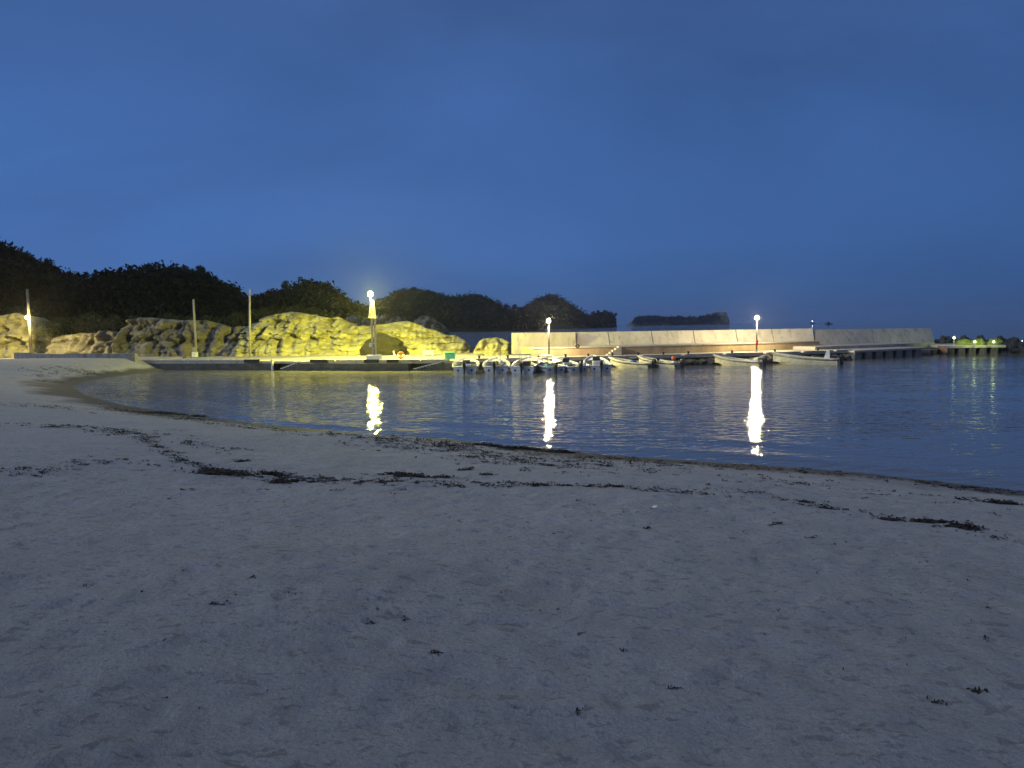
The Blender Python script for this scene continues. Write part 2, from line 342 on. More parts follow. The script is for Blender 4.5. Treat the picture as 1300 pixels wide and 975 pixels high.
# ------------------------------------------------------------------ rocks and cliffs
def fbm(p, o=4): return mnoise.fractal(p, 1.0, 2.0, o)
def cliff(name, prof, Y0, base_z, label, material, lean=1.6, depth=5.0, seed=0, rough=.55, step=.14, strata=.22, curve=0.0, cat='cliff', group=None, gully=.6):
    """prof: list of (px, py) of the top outline seen at distance Y0+lean; front foot along Y0. Solid body with a back."""
    pts = [atY(px, py, Y0+lean) for px, py in prof]
    xs = np.array([p[0] for p in pts]); zs = np.array([p[1] for p in pts])
    W = xs[-1]-xs[0]; nu = int(W/step)+1
    us = np.linspace(xs[0], xs[-1], nu); tops = np.interp(us, xs, zs)
    maxh = (zs-base_z).max(); nf = max(8, int(maxh/step*1.15)); nb_ = max(4, int(depth/step/4))
    V = []
    for i, u in enumerate(us):
        e = min(1.0, min(i, nu-1-i)*step/1.0)            # ends round back
        e = math.sqrt(max(e, 0.0)) if e < 1 else 1
        H = max(.05, (tops[i]-base_z))*(.25+.75*e)
        y_in = (1-e)*depth*.35
        g = mnoise.noise((u*.42+seed, seed*1.7, 0))*gully + mnoise.noise((u*1.1+seed, seed*3.1, 4))*gully*.45
        for j in range(nf+1):
            t = j/nf
            z = base_z+H*t
            yy = Y0+curve*(u-us[0])+lean*(t**1.35)+y_in
            n = fbm((u*.55+seed, yy*.55, z*.75), 5)*rough
            rg = abs(fbm((u*1.0+seed*2, 3.3, z*.35), 4))
            sx = math.sin(z*3.6+1.5*mnoise.noise((u*.25, seed, z*.4)))*strata*.5
            amp = (1-.0*t)*min(1, .35+t*1.5)
            top = 1 if t < .9 else (1-t)/.1*.7+.3
            tw = mnoise.noise((u*.3, seed, z*.3))*1.5
            r1 = abs(mnoise.noise((u*.75+tw*.5+seed, 7.7, z*.38+tw)))*2.2; r2 = abs(mnoise.noise((u*1.9+seed, z*.9+tw, 2.2)))*1.6; r3 = abs(mnoise.noise((u*4.3+seed, z*3.4, 9.1)))
            led = (z*1.7+.5*mnoise.noise((u*.35, seed, 1.0))) % 1.0; led = (led**3)*strata*1.3
            crag = rough*(1.35*(r1-.35)+.75*(r2-.3)+.28*r3)
            hole = max(0, mnoise.noise((u*.8+seed, z*1.1, 20.0))-.18)*3.6*rough
            V.append((u+n*.2, yy+(g*(1-t*.5)+n*.6+sx+led-crag+hole)*amp, z+(n*.3+.22*rough*(r2-.4)+.12*rough*r3)*top*(t > .05)))
        for j in range(1, nb_+1):
            t = j/nb_; k = V[i*(nf+1+nb_)+nf]
            z = base_z+H*(1-t**2.2)+fbm((u*.5, t*3+seed, 1.0), 4)*.25*(1-t)
            V.append((u, k[1]+t*depth*(.3+.7*e), z if j < nb_ else base_z-.4))
    m_ = nf+1+nb_; V = np.array(V)
    V[0::m_, 2] = base_z-.4
    I, J = np.meshgrid(np.arange(nu-1), np.arange(m_-1)); a = (I*m_+J).ravel()
    Q = np.stack([a, a+m_, a+m_+1, a+1], -1)
    o = npmesh(name, V, Q, material, smooth=False)
    # end caps + origin
    c = V.mean(0); me = o.data; co = V-np.array([c[0], Y0, base_z]); me.vertices.foreach_set('co', co.astype(np.float32).ravel()); me.update()
    o.location = (c[0], Y0, base_z)
    return tag(o, label, cat, group)
Z_Q = .75
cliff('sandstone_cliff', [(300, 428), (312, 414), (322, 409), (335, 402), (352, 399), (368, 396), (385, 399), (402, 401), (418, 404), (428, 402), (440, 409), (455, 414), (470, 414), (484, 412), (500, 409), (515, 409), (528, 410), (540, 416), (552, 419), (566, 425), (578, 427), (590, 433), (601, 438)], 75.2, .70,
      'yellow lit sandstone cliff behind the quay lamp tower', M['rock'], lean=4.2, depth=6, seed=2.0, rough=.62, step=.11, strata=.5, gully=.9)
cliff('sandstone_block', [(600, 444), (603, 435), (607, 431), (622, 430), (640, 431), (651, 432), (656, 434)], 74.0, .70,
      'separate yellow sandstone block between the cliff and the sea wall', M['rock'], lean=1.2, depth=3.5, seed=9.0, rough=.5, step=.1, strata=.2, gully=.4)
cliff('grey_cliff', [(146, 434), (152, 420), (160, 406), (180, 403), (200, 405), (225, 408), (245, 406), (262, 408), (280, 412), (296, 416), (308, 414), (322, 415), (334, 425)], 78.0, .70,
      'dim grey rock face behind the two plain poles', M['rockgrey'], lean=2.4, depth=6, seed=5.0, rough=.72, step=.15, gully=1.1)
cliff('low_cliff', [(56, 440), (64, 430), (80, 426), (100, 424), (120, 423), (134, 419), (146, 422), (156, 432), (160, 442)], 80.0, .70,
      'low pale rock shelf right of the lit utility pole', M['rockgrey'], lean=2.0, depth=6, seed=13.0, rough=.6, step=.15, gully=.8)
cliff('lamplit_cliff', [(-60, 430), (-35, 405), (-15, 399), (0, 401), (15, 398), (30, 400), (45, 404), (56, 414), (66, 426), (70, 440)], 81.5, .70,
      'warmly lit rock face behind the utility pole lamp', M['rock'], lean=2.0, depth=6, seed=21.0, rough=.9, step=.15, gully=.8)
# the dark boulder behind the lamp tower
def boulder(name, c, r, material, label, cat, seed, amp=.35, n=5, group=None, strat=0):
    import bmesh
    bm = bmesh.new(); bmesh.ops.create_icosphere(bm, subdivisions=n, radius=1)
    for v in bm.verts:
        d = v.co.copy()
        k = 1+amp*fbm((d.x*1.3+seed, d.y*1.3, d.z*1.3), 5)*.8
        if strat: k += strat*math.sin(d.z*14+2*mnoise.noise((d.x*2, d.y*2, seed)))
        v.co = Vector((d.x*r[0], d.y*r[1], max(d.z, -.45)*r[2]))*k
    me = bpy.data.meshes.new(name); bm.to_mesh(me); bm.free(); me.materials.append(material)
    o = bpy.data.objects.new(name, me); COL.objects.link(o); o.location = c
    return tag(o, label, cat, group)
bx, bz = atY(484.5, 440, 73.5)
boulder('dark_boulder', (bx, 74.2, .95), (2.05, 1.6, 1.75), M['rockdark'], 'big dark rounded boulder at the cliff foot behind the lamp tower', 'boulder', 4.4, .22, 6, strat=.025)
# grey rocks beyond the yellow cliff
def far_rock(prof, Y, label, seed, material, g):
    o = cliff('shore_rock', prof, Y, -.4, label, material, lean=Y*.02, depth=Y*.06, seed=seed, rough=Y*.006, step=Y*.0022, strata=Y*.002, gully=Y*.006, cat='rock', group=g)
    return o
far_rock([(434, 414), (438, 404), (446, 399), (454, 402), (460, 410), (463, 415)], 150, 'small pale rock left of the lamp tower, beyond the cliff top', 31, M['rockgrey'], 'rocks beyond the yellow cliff')
far_rock([(452, 415), (460, 406), (475, 401), (495, 400), (508, 402), (516, 410), (520, 416)], 160, 'wide pale rock just right of the lamp tower pole, beyond the cliff', 37, M['rockgrey'], 'rocks beyond the yellow cliff')
far_rock([(520, 417), (526, 407), (536, 400), (546, 401), (556, 408), (566, 415), (570, 418)], 190, 'peaked grey rock on the sea edge beyond the cliff', 41, M['rockgrey'], 'rocks beyond the yellow cliff')

# ------------------------------------------------------------------ hills and forest
def leaf_cloud(centres, radii, per, size, r=rng, flat=.8):
    """leafy faces spread in crown volumes; returns V,Q"""
    centres = np.asarray(centres); radii = np.asarray(radii)
    n = len(centres)*per
    c = np.repeat(centres, per, 0); rad = np.repeat(radii, per, 0)
    d = r.normal(size=(n, 3)); d /= np.linalg.norm(d, axis=1)[:, None]
    k = r.uniform(.25, 1, n)**.45
    # clumping: push radius with low frequency lobes
    lobe = 1+.14*np.sin(d[:, 0]*5+c[:, 0]*1.7)+.10*np.sin(d[:, 2]*6+d[:, 1]*4+c[:, 0])
    p = c+d*rad*(k*lobe)[:, None]
    a = r.normal(size=(n, 3)); a /= np.linalg.norm(a, axis=1)[:, None]
    bvec = np.cross(a, r.normal(size=(n, 3))); bvec /= np.linalg.norm(bvec, axis=1)[:, None]
    s = (size*r.uniform(.5, 1.3, n))[:, None] if np.isscalar(size) else (np.repeat(size, per)*r.uniform(.5, 1.3, n))[:, None]
    V = np.stack([p-a*s-bvec*s*.2, p+bvec*s*.55, p+a*s, p-bvec*s*.45], 1).reshape(-1, 3)
    Q = np.arange(len(V)).reshape(-1, 4)
    return V, Q
def hill(prof, Y, front, back, canopy, label, flabel, n_trees, per, crown, seed, foot_z=0.2):
    pts = [atY(px, py, Y) for px, py in prof]
    xs = np.array([p[0] for p in pts]); zs = np.array([p[1] for p in pts])-canopy
    r = np.random.default_rng(seed)
    nu = 90; nv = 26; us = np.linspace(xs[0], xs[-1], nu); vs = np.linspace(-1, 1, nv)
    def hz(u, v):
        t = np.interp(u, xs, zs); e = np.clip(np.minimum(u-xs[0], xs[-1]-u)/(front*.35), 0, 1)**.6
        f = np.cos(np.clip(np.abs(v), 0, 1)*math.pi/2)**.75
        return (np.maximum(t, .5)*f*e-1.5*(1-f*e)) + vnoise(u, v*front, front*.18, seed)*.03*front*f*e
    U, Vv = np.meshgrid(us, vs)
    Yy = Y+np.where(Vv < 0, Vv*front, Vv*back)
    P = np.stack([U.ravel(), Yy.ravel(), hz(U, Vv).ravel()], -1)
    a = (np.meshgrid(np.arange(nu-1), np.arange(nv-1))[1]*nu+np.meshgrid(np.arange(nu-1), np.arange(nv-1))[0]).ravel()
    o = npmesh('hill', P, np.stack([a, a+1, a+1+nu, a+nu], -1), M['hill'], smooth=True)
    tag(o, label, kind='structure')
    # trees: half of them along the ridge, the rest on the slope towards the sea
    u1 = r.uniform(xs[0], xs[-1], n_trees); v1 = -r.uniform(0, 1, n_trees)**1.1*.93
    v1[: n_trees//3] = r.normal(0, .05, n_trees//3)
    z1 = hz(u1, v1); y1 = Y+v1*front
    cr = crown*r.uniform(.7, 1.35, n_trees)
    keep = z1 > foot_z
    C = np.stack([u1, y1, z1+canopy*.55*r.uniform(.6, 1.15, n_trees)], -1)[keep]
    Rr = np.stack([cr, cr, cr*.72], -1)[keep]
    V, Q = leaf_cloud(C, Rr, per, crown*.17, r)
    f = npmesh('forest', V, Q, M['leafdark']); tag(f, flabel, kind='stuff')
    return (xs, zs, hz)
H1 = hill([(-420, 260), (-200, 275), (-80, 292), (0, 309), (12, 318), (25, 322), (50, 328), (70, 338), (95, 345), (112, 352), (130, 362), (160, 380), (190, 398), (215, 418)], 125, 42, 60, 4.5,
          'steep wooded hill at the left above the utility pole', 'black woodland covering the near left hill', 900, 150, 2.6, 11)
H2 = hill([(60, 362), (95, 352), (112, 350), (150, 350), (180, 351), (215, 350), (235, 343), (250, 339), (265, 341), (280, 347), (300, 357), (315, 367), (332, 372), (350, 378), (372, 392), (390, 410)], 150, 55, 60, 4.5,
          'wooded ridge behind the two plain poles', 'black woodland on the ridge behind the plain poles', 900, 150, 2.5, 12)
H3 = hill([(310, 392), (330, 376), (345, 368), (360, 359), (385, 354), (405, 356), (425, 364), (440, 371), (455, 376), (470, 379), (488, 386), (508, 406)], 215, 60, 60, 5,
          'domed wooded hill left of the lamp tower', 'dark woodland on the domed hill', 700, 110, 3.2, 13)
H4 = hill([(448, 402), (462, 386), (475, 380), (488, 376), (500, 371), (515, 369), (532, 370), (548, 372), (562, 377), (580, 382), (600, 380), (618, 381), (636, 386), (652, 390), (664, 393), (676, 400), (690, 412)], 620, 150, 100, 8,
          'long wooded headland right of the lamp tower', 'dark woodland on the long headland', 1100, 60, 7.0, 14)
H5 = hill([(640, 405), (655, 391), (668, 382), (680, 378), (692, 377), (704, 379), (716, 385), (728, 393), (740, 400), (750, 405), (760, 408), (770, 412)], 820, 140, 100, 8,
          'rounded wooded headland behind the middle lamp', 'dark woodland on the rounded headland', 500, 60, 8.0, 15)
cliff('sea_stack', [(747, 412), (750, 400), (756, 397), (764, 396), (772, 396), (779, 399), (782, 403), (783, 408), (784, 414)], 830, -1, 'flat topped dark rock islet at the tip of the headland', M['rockdark'], lean=3, depth=40, seed=51, rough=3, step=1.2, strata=1, gully=3, cat='islet')
cliff('island', [(800, 411.5), (806, 405), (812, 402), (830, 401), (848, 402), (866, 402), (884, 403), (898, 400), (908, 396.5), (922, 396), (925, 404), (927, 411)], 1500, -2, 'long low dark island on the horizon between the lamps', M['rockfar'], lean=6, depth=80, seed=57, rough=4, step=2.6, strata=1.5, gully=5, cat='island')
isl = []
pf = [(806, 405), (812, 402), (830, 401), (848, 402), (866, 402), (884, 403), (898, 400), (908, 396.8), (918, 396.5)]
for i in range(150):
    px = random.uniform(806, 912); py = np.interp(px, [p[0] for p in pf], [p[1] for p in pf])+random.uniform(0, 6.5)
    x, z = atY(px, py, 1500); isl.append((x, 1500+random.uniform(-4, 8), z-3))
V, Q = leaf_cloud(isl, [(8, 6, 5)]*len(isl), 50, 2.4)
tag(npmesh('forest', V, Q, M['leafdark']), 'dark scrub on top of the long low island', kind='stuff')
for i, (px0, px1, ytop, YY) in enumerate(((575, 600, 402, 500), (608, 668, 404, 520), (690, 740, 402, 700), (540, 580, 407, 500))):
    w = (px1-px0); k = [(px0, 417), (px0+w*.15, ytop+6), (px0+w*.4, ytop), (px0+w*.6, ytop+3), (px0+w*.85, ytop+8), (px1, 417)]
    cliff('sea_cliff', k, YY, -1, ('pale bare rock patch low on the long headland, its middle one', 'bare rock slope where the long headland meets the rounded one', 'bare rock face at the foot of the rounded headland', 'small bare rock patch at the left foot of the long headland')[i], M['rockdark'] if i != 1 else M['rockfar'], lean=YY*.02, depth=14, seed=60+i, rough=YY*.004, step=1.0, strata=.8, gully=3, cat='sea cliff', group='bare rock patches on the headlands')
# individual trees on the skylines
def make_tree(h, w, seed, label, group, per=70, lobes=7, leafsize=.33):
    r = np.random.default_rng(seed); rd = random.Random(seed)
    t = empty('tree', (0, 0, 0), label, 'tree', group)
    mb = MB(); mb.tube((0, 0, -1.5), (w*.04, 0, h*.55), w*.06, w*.035, 8)
    for k in range(6):
        a = rd.uniform(0, 6.28); q = rd.uniform(.4, .6)*h
        mb.tube((w*.03, 0, q), (math.cos(a)*w*.35, math.sin(a)*w*.35, q+h*rd.uniform(.1, .28)), w*.025, w*.01, 6)
    mb.build('trunk', M['bark'], t)
    C = []; Rr = []
    for k in range(lobes):
        a = rd.uniform(0, 6.28); q = rd.uniform(0, .36)*w
        C.append((math.cos(a)*q, math.sin(a)*q, h*rd.uniform(.5, .88))); s = w*rd.uniform(.14, .27); Rr.append((s, s, s*.7))
    V, Q = leaf_cloud(C, Rr, per, leafsize, r)
    npmesh('crown', V, Q, M['leafdark'], t)
    return t
tp = [make_tree(7, 6.0, s, 'x', 'x') for s in (101, 102, 103)]
first = [True]*3
def plant_tree(px, py, Y, sc, label, group, k):
    x, z = atY(px, py, Y)
    o = tp[k] if first[k] else copy_tree(tp[k]); first[k] = False
    o.location = (x, Y, z-7*sc*.93); o.scale = (sc, sc, sc); o.rotation_euler[2] = random.uniform(0, 6)
    o['label'] = label; o['group'] = group
G1 = 'trees standing out along the wooded skyline'
for i, (px, py, Y, sc, lb) in enumerate([
    (4, 306, 123, 1.0, 'tree topping the steep hill at the left frame edge'), (29, 319, 123, .55, 'small pointed tree on the steep left hillside crest'),
    (57, 324, 123, .7, 'rounded tree midway down the steep left hillside crest'), (240, 337, 148, .8, 'round crowned tree on the summit of the ridge behind the plain poles'),
    (257, 337, 148, .65, 'loose crowned tree just right of the ridge summit tree'), (222, 346, 148, .5, 'small tree left of the ridge summit tree'),
    (130, 346, 148, .6, 'bushy tree at the left dip of the ridge'), (146, 346, 148, .55, 'sparse tree near the left dip of the ridge, sky showing through'),
    (168, 348, 148, .5, 'low tree on the level part of the ridge'), (385, 351, 213, .7, 'broad tree capping the domed hill'), (361, 356, 213, .6, 'tree on the left shoulder of the domed hill'), (330, 371, 160, .6, 'small tree in the saddle behind the tall pole')]):
    plant_tree(px, py, Y, sc, lb, G1, i % 3)
for i, (px, py) in enumerate([(513, 367), (547, 369), (571, 376), (583, 379), (594, 377), (603, 377), (612, 378), (622, 379), (632, 382), (643, 385), (652, 386), (660, 388)]):
    plant_tree(px, py, 615, 1.35, 'small tree bristling on the crest of the long headland', 'trees on the crest of the long headland', i % 3)
for i, (px, py) in enumerate([(753, 394.5), (760, 393.5), (769, 392.5), (776, 395), (781, 397)]):
    plant_tree(px, py, 832, 1.1, 'stunted tree on the flat topped islet at the headland tip', 'trees on the flat topped islet', i % 3)
# shrubs on the cliff tops
def shrub(px, py, Y, w, label, group, seed):
    x, z = atY(px, py, Y); r = np.random.default_rng(seed)
    t = empty('shrub', (x, Y, z-w*.5), label, 'shrub', group)
    C = [(r.uniform(-.45, .45)*w, r.uniform(-.3, .3)*w, r.uniform(.1, .75)*w*.7) for _ in range(9)]
    V, Q = leaf_cloud(C, [(w*.24, w*.24, w*.17)]*9, 130, .10, r)
    npmesh('foliage', V, Q, M['leaf'], t)
    mb = MB()
    for k in range(6): mb.tube((0, 0, -.7), (C[k][0]*.8, C[k][1]*.8, C[k][2]), .05, .02, 6)
    mb.build('stem', M['bark'], t)
GS = 'shrubs growing along the top of the rock face'
for i, (px, py, Y, w) in enumerate([(70, 412, 84, 3), (86, 408, 86, 4), (104, 406, 87, 4), (122, 404, 88, 4.5), (140, 402, 86, 4), (168, 404, 83.5, 2), (205, 403, 83.5, 2.4), (228, 404, 83.5, 2.2), (252, 405, 83.5, 2.0), (282, 406, 83, 3.2), (300, 404, 83, 3.2)]):
    shrub(px, py, Y, w, 'dark shrub on top of the dim rock face left of the tall pole', GS, 200+i)
for i, (px, py, Y, w) in enumerate([(316, 400, 82, 2.6), (333, 397, 83, 3), (350, 393, 84, 3.4), (372, 391, 84, 3), (392, 395, 84, 2.6), (410, 399, 84, 2.2)]):
    shrub(px, py, Y, w, 'olive shrub crowning the yellow lit cliff right of the tall pole', 'shrubs crowning the yellow cliff', 230+i)

# ------------------------------------------------------------------ quays
def strip(front, back, z0, z1):
    """solid between two equally long polylines"""
    n = len(front); mb = MB(); v = []
    for p, q in zip(front, back): v += [(p[0], p[1], z0), (p[0], p[1], z1), (q[0], q[1], z1), (q[0], q[1], z0)]
    f = [(0, 1, 2, 3), tuple(4*(n-1)+k for k in (3, 2, 1, 0))]
    for i in range(n-1):
        a = 4*i; b = 4*i+4
        f += [(a, b, b+1, a+1), (a+1, b+1, b+2, a+2), (a+2, b+2, b+3, a+3), (a+3, b+3, b, a)]
    return mb.add(v, f)
def offs(P, d):
    """offset a polyline away from the camera by d"""
    out = []
    for i, p in enumerate(P):
        a = Vector(P[max(0, i-1)]); b = Vector(P[min(len(P)-1, i+1)]); t = (b-a).normalized(); n = Vector((-t.y, t.x))
        if n.y < 0: n = -n
        out.append((p[0]+n.x*d, p[1]+n.y*d))
    return out
def resample(P, step):
    P = [Vector(p) for p in P]; out = [P[0]]
    for a, b in zip(P[:-1], P[1:]):
        n = max(1, int((b-a).length/step))
        out += [a.lerp(b, k/n) for k in range(1, n+1)]
    return [(p.x, p.y) for p in out]
def walk(P, s):
    P = [Vector(p) for p in P]
    for a, b in zip(P[:-1], P[1:]):
        l = (b-a).length
        if s <= l: return a+(b-a)*(s/l), math.atan2((b-a).y, (b-a).x)
        s -= l
    return P[-1], math.atan2((P[-1]-P[-2]).y, (P[-1]-P[-2]).x)
def plen(P): return sum((Vector(b)-Vector(a)).length for a, b in zip(P[:-1], P[1:]))

# left quay
LQ = [at(x, y, Z_Q) for x, y in ((172, 458.8), (350, 458.6), (473, 458.8), (574, 458.0))]
q = empty('harbour_quay', (LQ[0][0], LQ[0][1], 0), 'long low concrete quay in front of the yellow cliff', 'quay')
def local(mb, root):
    L0 = root.location
    mb.v = [(a-L0[0], b-L0[1], c-L0[2]) for a, b, c in mb.v]; return mb
local(strip(offs(LQ, .06), offs(LQ, 18), .56, Z_Q), q).build('deck', M['deck'], q)
# quay face: with recesses for the two stairs
fr = LQ
def pxface(px):   # arc position on LQ for a pixel column
    best = None
    for k in range(0, 3200):
        p, a = walk(LQ, k*.01)
        d = ROT.T@np.array([p.x, p.y, Z_Q-CAMZ]); x = 650+F*d[0]/-d[2]
        if x >= px: return k*.01
    return 32
s1a, s1b = pxface(345), pxface(380)
s2a, s2b = pxface(518), pxface(564)
TOT = plen(LQ)
def seg(P, a, b, d0=0, d1=1, step=1.0):
    n = max(1, int((b-a)/step)); pts = [walk(P, a+(b-a)*k/n)[0] for k in range(n+1)]
    pts = [(p.x, p.y) for p in pts]
    return offs(pts, d0), offs(pts, d1)
for (a, b, d0) in ((0, s1a, 0), (s1a, s1b, 1.0), (s1b, s2a, 0), (s2a, s2b, 1.0), (s2b, TOT, 0)):
    f0, f1 = seg(LQ, a, b, d0, 3.0)
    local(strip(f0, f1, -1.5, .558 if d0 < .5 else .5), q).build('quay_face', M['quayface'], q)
# bright kerb
kseg = []
a = .2
while a < TOT-1:
    b = min(a+2.4, TOT-.1)
    if not (s1a-.3 < (a+b)/2 < s1b+.3 or s2a < (a+b)/2 < s2b-1):
        f0, f1 = seg(LQ, a, b-.12, .02, .26); local(strip(f0, f1, Z_Q+.002, Z_Q+.13), q).build('kerb', M['deck'], q)
    a = b
# stairs (cut down along the face)
def stair(P, sa, sb, name, up=1, n=7, top=.70, bot=.08):
    mb = MB()
    for k in range(n):
        t0, t1 = k/n, (k+1)/n
        f0, f1 = seg(P, sa+(sb-sa)*t0, sa+(sb-sa)*t1-.004, .02, .96)
        z = bot+(top-bot)*(k+.5)/n if up > 0 else top-(top-bot)*(k+.5)/n
        mb2 = strip(f0, f1, -1.4, z); mb.add(mb2.v, mb2.f)
    st_ = local(mb, q).build(name, M['quayface'], q)
    for k in range(n):
        f0, f1 = seg(P, sa+(sb-sa)*k/n-.03, sa+(sb-sa)*(k+1)/n-.004, .0, .95); z = bot+(top-bot)*(k+.5)/n
        o = local(strip(f0, f1, z+.002, z+.055), q).build('tread', M['float'], st_)  # white treads put the lamplight on the step tops into the colour
    return st_
stair(LQ, s1a+.8, s1b, 'stair', 1, 7)
stair(LQ, s2a+.4, s2b, 'stair', 1, 9)
# light post at the foot of the first stair
p, an = walk(LQ, s1a+.05)
mb = MB(); mb.box(p.x-.09, p.x+.09, p.y-.12, p.y+.06, -.02, Z_Q+.16, b=.02); local(mb, q).build('corner_post', M['float'], q)
# tyre fenders / dark bumper bars on the kerb
for px0, px1 in ((310, 330), (394, 416), (462, 481), (491, 506)):
    a, b = pxface(px0), pxface(px1); f0, f1 = seg(LQ, a, b, -.06, .01)
    local(strip(f0, f1, Z_Q-.12, Z_Q+.15), q).build('fender', M['rubber'], q)

# right quay (boats moor at it)
RQ = [at(x, y, Z_Q) for x, y in ((577, 458.0), (600, 457.2), (700, 455.4), (800, 453), (900, 450.6), (1000, 448.2), (1085, 445.2))]
rq = empty('boat_pier', (RQ[0][0], RQ[0][1], 0), 'long concrete pier with the motorboats moored in front', 'pier')
P_ = resample(RQ, 2.0)
local(strip(offs(P_, 0), offs(P_, 9.5), .566, Z_Q+.004), rq).build('deck', M['deck'], rq)
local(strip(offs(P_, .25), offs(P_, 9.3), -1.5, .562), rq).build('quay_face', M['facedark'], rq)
a = .3; T2 = plen(RQ)
while a < T2-.5:
    f0, f1 = seg(RQ, a, min(a+3.4, T2-.2), .05, .30); local(strip(f0, f1, Z_Q+.006, Z_Q+.11), rq).build('kerb', M['deck'], rq); a += 3.8
# bollards on the pier edge
def pxrow(P, px, z=Z_Q):
    T = plen(P); k = 0
    while k < T:
        p, a = walk(P, k); d = ROT.T@np.array([p.x, p.y, z-CAMZ]); x = 650+F*d[0]/-d[2]
        if x >= px: return p, a
        k += .03
    return walk(P, T)
bproto = None
for px in (606, 643, 682, 717, 746, 777, 810, 842, 874, 930, 985, 1040):
    p, a = pxrow(RQ, px)
    if bproto is None:
        bproto = empty('bollard', (0, 0, 0), 'x', 'bollard'); mb = MB(); mb.lathe((0, 0, 0), [(0, 0), (.10, 0), (.085, .05), (.07, .2), (.11, .24), (.11, .30), (.07, .33), (0, .33)], 12); mb.build('post', M['rubber'], bproto, True)
        MB().lathe((0, 0, 0), [(0, .002), (.17, .002), (.17, .02), (0, .02)], 12).build('base_plate', M['rubber'], bproto); o = bproto
    else: o = copy_tree(bproto)
    o.location = (p.x+.1, p.y+.55, Z_Q); o['label'] = 'squat dark mooring bollard on the pier edge above the boats'; o['group'] = 'mooring bollards along the pier'

# outer arm with open piers under the deck
OA = [at(x, y, Z_Q+.05) for x, y in ((1085, 445.0), (1130, 443.0), (1181, 440.6))]
oa = empty('outer_pier', (OA[0][0], OA[0][1], 0), 'outer pier deck carried on square concrete blocks with dark gaps', 'pier')
local(strip(OA, offs(OA, 7), .62, Z_Q+.04), oa).build('deck', M['deck'], oa)
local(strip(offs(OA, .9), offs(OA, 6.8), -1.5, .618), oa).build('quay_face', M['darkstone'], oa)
T3 = plen(OA); a = .1
def pier_blocks(P, T, root, w=.85, pitch=1.5, mt=None):
    a = .1
    while a < T-w:
        f0, f1 = seg(P, a, a+w, .04, .95, 3); local(strip(f0, f1, -.9, .615), root).build('pier_block', mt or M['quayface'], root); a += pitch
M['pierblock'] = mat('pier_block_concrete', (.27, .26, .23), (.15, .145, .13), .88, 2, .3, 8)
pier_blocks(OA, T3, oa, .95, 1.55, M['pierblock'])
EA = [at(x, y, Z_Q+.1) for x, y in ((1203, 438.8), (1240, 438.3), (1277, 437.9))]
ea = empty('end_pier', (EA[0][0], EA[0][1], 0), 'last short pier section below the lit green nets', 'pier')
local(strip(EA, offs(EA, 7), .6, Z_Q+.1), ea).build('deck', M['deck'], ea)
local(strip(offs(EA, .8), offs(EA, 6.8), -1.5, .598), ea).build('quay_face', M['darkstone'], ea)
pier_blocks(EA, plen(EA), ea, .62, 1.05, M['quayface'])
# link between the two, lower
LK = [at(x, y, .5) for x, y in ((1181, 444), (1203, 441.5))]
lk = empty('low_link', (LK[0][0], LK[0][1], 0), 'low dark concrete link between the outer pier and the last section', 'pier')
local(strip(LK, offs(LK, 6), -1.5, .45), lk).build('deck', M['quayface'], lk)
p0 = at(1202, 439, .85); mb = MB()
mb.add([(p0[0]-.75, p0[1]-.1, .84), (p0[0]+.02, p0[1]-.1, .84), (p0[0]+.02, p0[1]-.1, .1), (p0[0]-.75, p0[1]+.5, .84), (p0[0]+.02, p0[1]+.5, .84), (p0[0]+.02, p0[1]+.5, .1)], [(0, 1, 2), (5, 4, 3), (0, 3, 4, 1), (1, 4, 5, 2), (2, 5, 3, 0)])
tag(mb.build('concrete_wedge', M['pink']), 'salmon coloured triangular concrete wedge at the end pier corner', 'wedge')

# raised platform in front of the sea wall
PF = [at(x, y, Z_Q) for x, y in ((677, 453.2), (760, 451.2), (850, 448.9), (950, 445.9), (1040, 442.6))]
PB = offs(PF, 4.2)
pfm = empty('raised_platform', (PF[0][0], PF[0][1], Z_Q), 'ochre concrete step running along the foot of the sea wall', 'platform')
Pp = resample(PF, 2)
local(strip(Pp, offs(Pp, 4.0), Z_Q-.01, Z_Q+.66), pfm).build('platform_body', M['ochre'], pfm)
local(strip(offs(Pp, -.05), offs(Pp, 4.0), Z_Q+.663, Z_Q+.75), pfm).build('coping', M['deck'], pfm)
mb = MB()
pS, aS = pxrow(PF, 768); 
for k in range(5): mb.box(k*.26, k*.26+.255, -.55, -.005-.05, 0, .16*(k+1)-.03, rz=aS, c=(pS.x, pS.y, Z_Q+.003))
local(mb, pfm).build('stair', M['deck'], pfm)
ZP = Z_Q+.75
# sea wall: three lengths, leaning back
sw = empty('sea_wall', (0, 70, ZP), 'tall leaning concrete sea wall running out behind the pier', 'sea wall')
def wall_panel(pxs_b, yb, pxs_t, yt, zb, Yb0, Yb1, back, name='wall_panel', seam=0):
    """front quad between base (z=zb) and top; base at depth Yb, top leaning back; thickness 1 m"""
    (xa, _), (xb, _) = atY(pxs_b[0], yb[0], Yb0), atY(pxs_b[1], yb[1], Yb1)
    ta, za = atY(pxs_t[0], yt[0], Yb0+back); tb, zb_ = atY(pxs_t[1], yt[1], Yb1+back)
    v = [(xa, Yb0, zb), (xb, Yb1, zb), (tb, Yb1+back, zb_), (ta, Yb0+back, za)]
    d = 1.2
    v += [(a+(-.2), b+d+ (back if i < 2 else 0), c) for i, (a, b, c) in enumerate(v)]
    mb = MB().add(v, [(0, 1, 2, 3), (7, 6, 5, 4), (3, 2, 6, 7), (1, 5, 6, 2), (0, 3, 7, 4), (4, 5, 1, 0)])
    return local(mb, sw).build(name, M['seawall'], sw)
M['seawall'] = mat('seawall_concrete', (.47, .44, .38), (.35, .325, .28), .9, .7, .12, 10, c3=(.25, .23, .195), s3=2.0, stretch=(1, 1, .35))
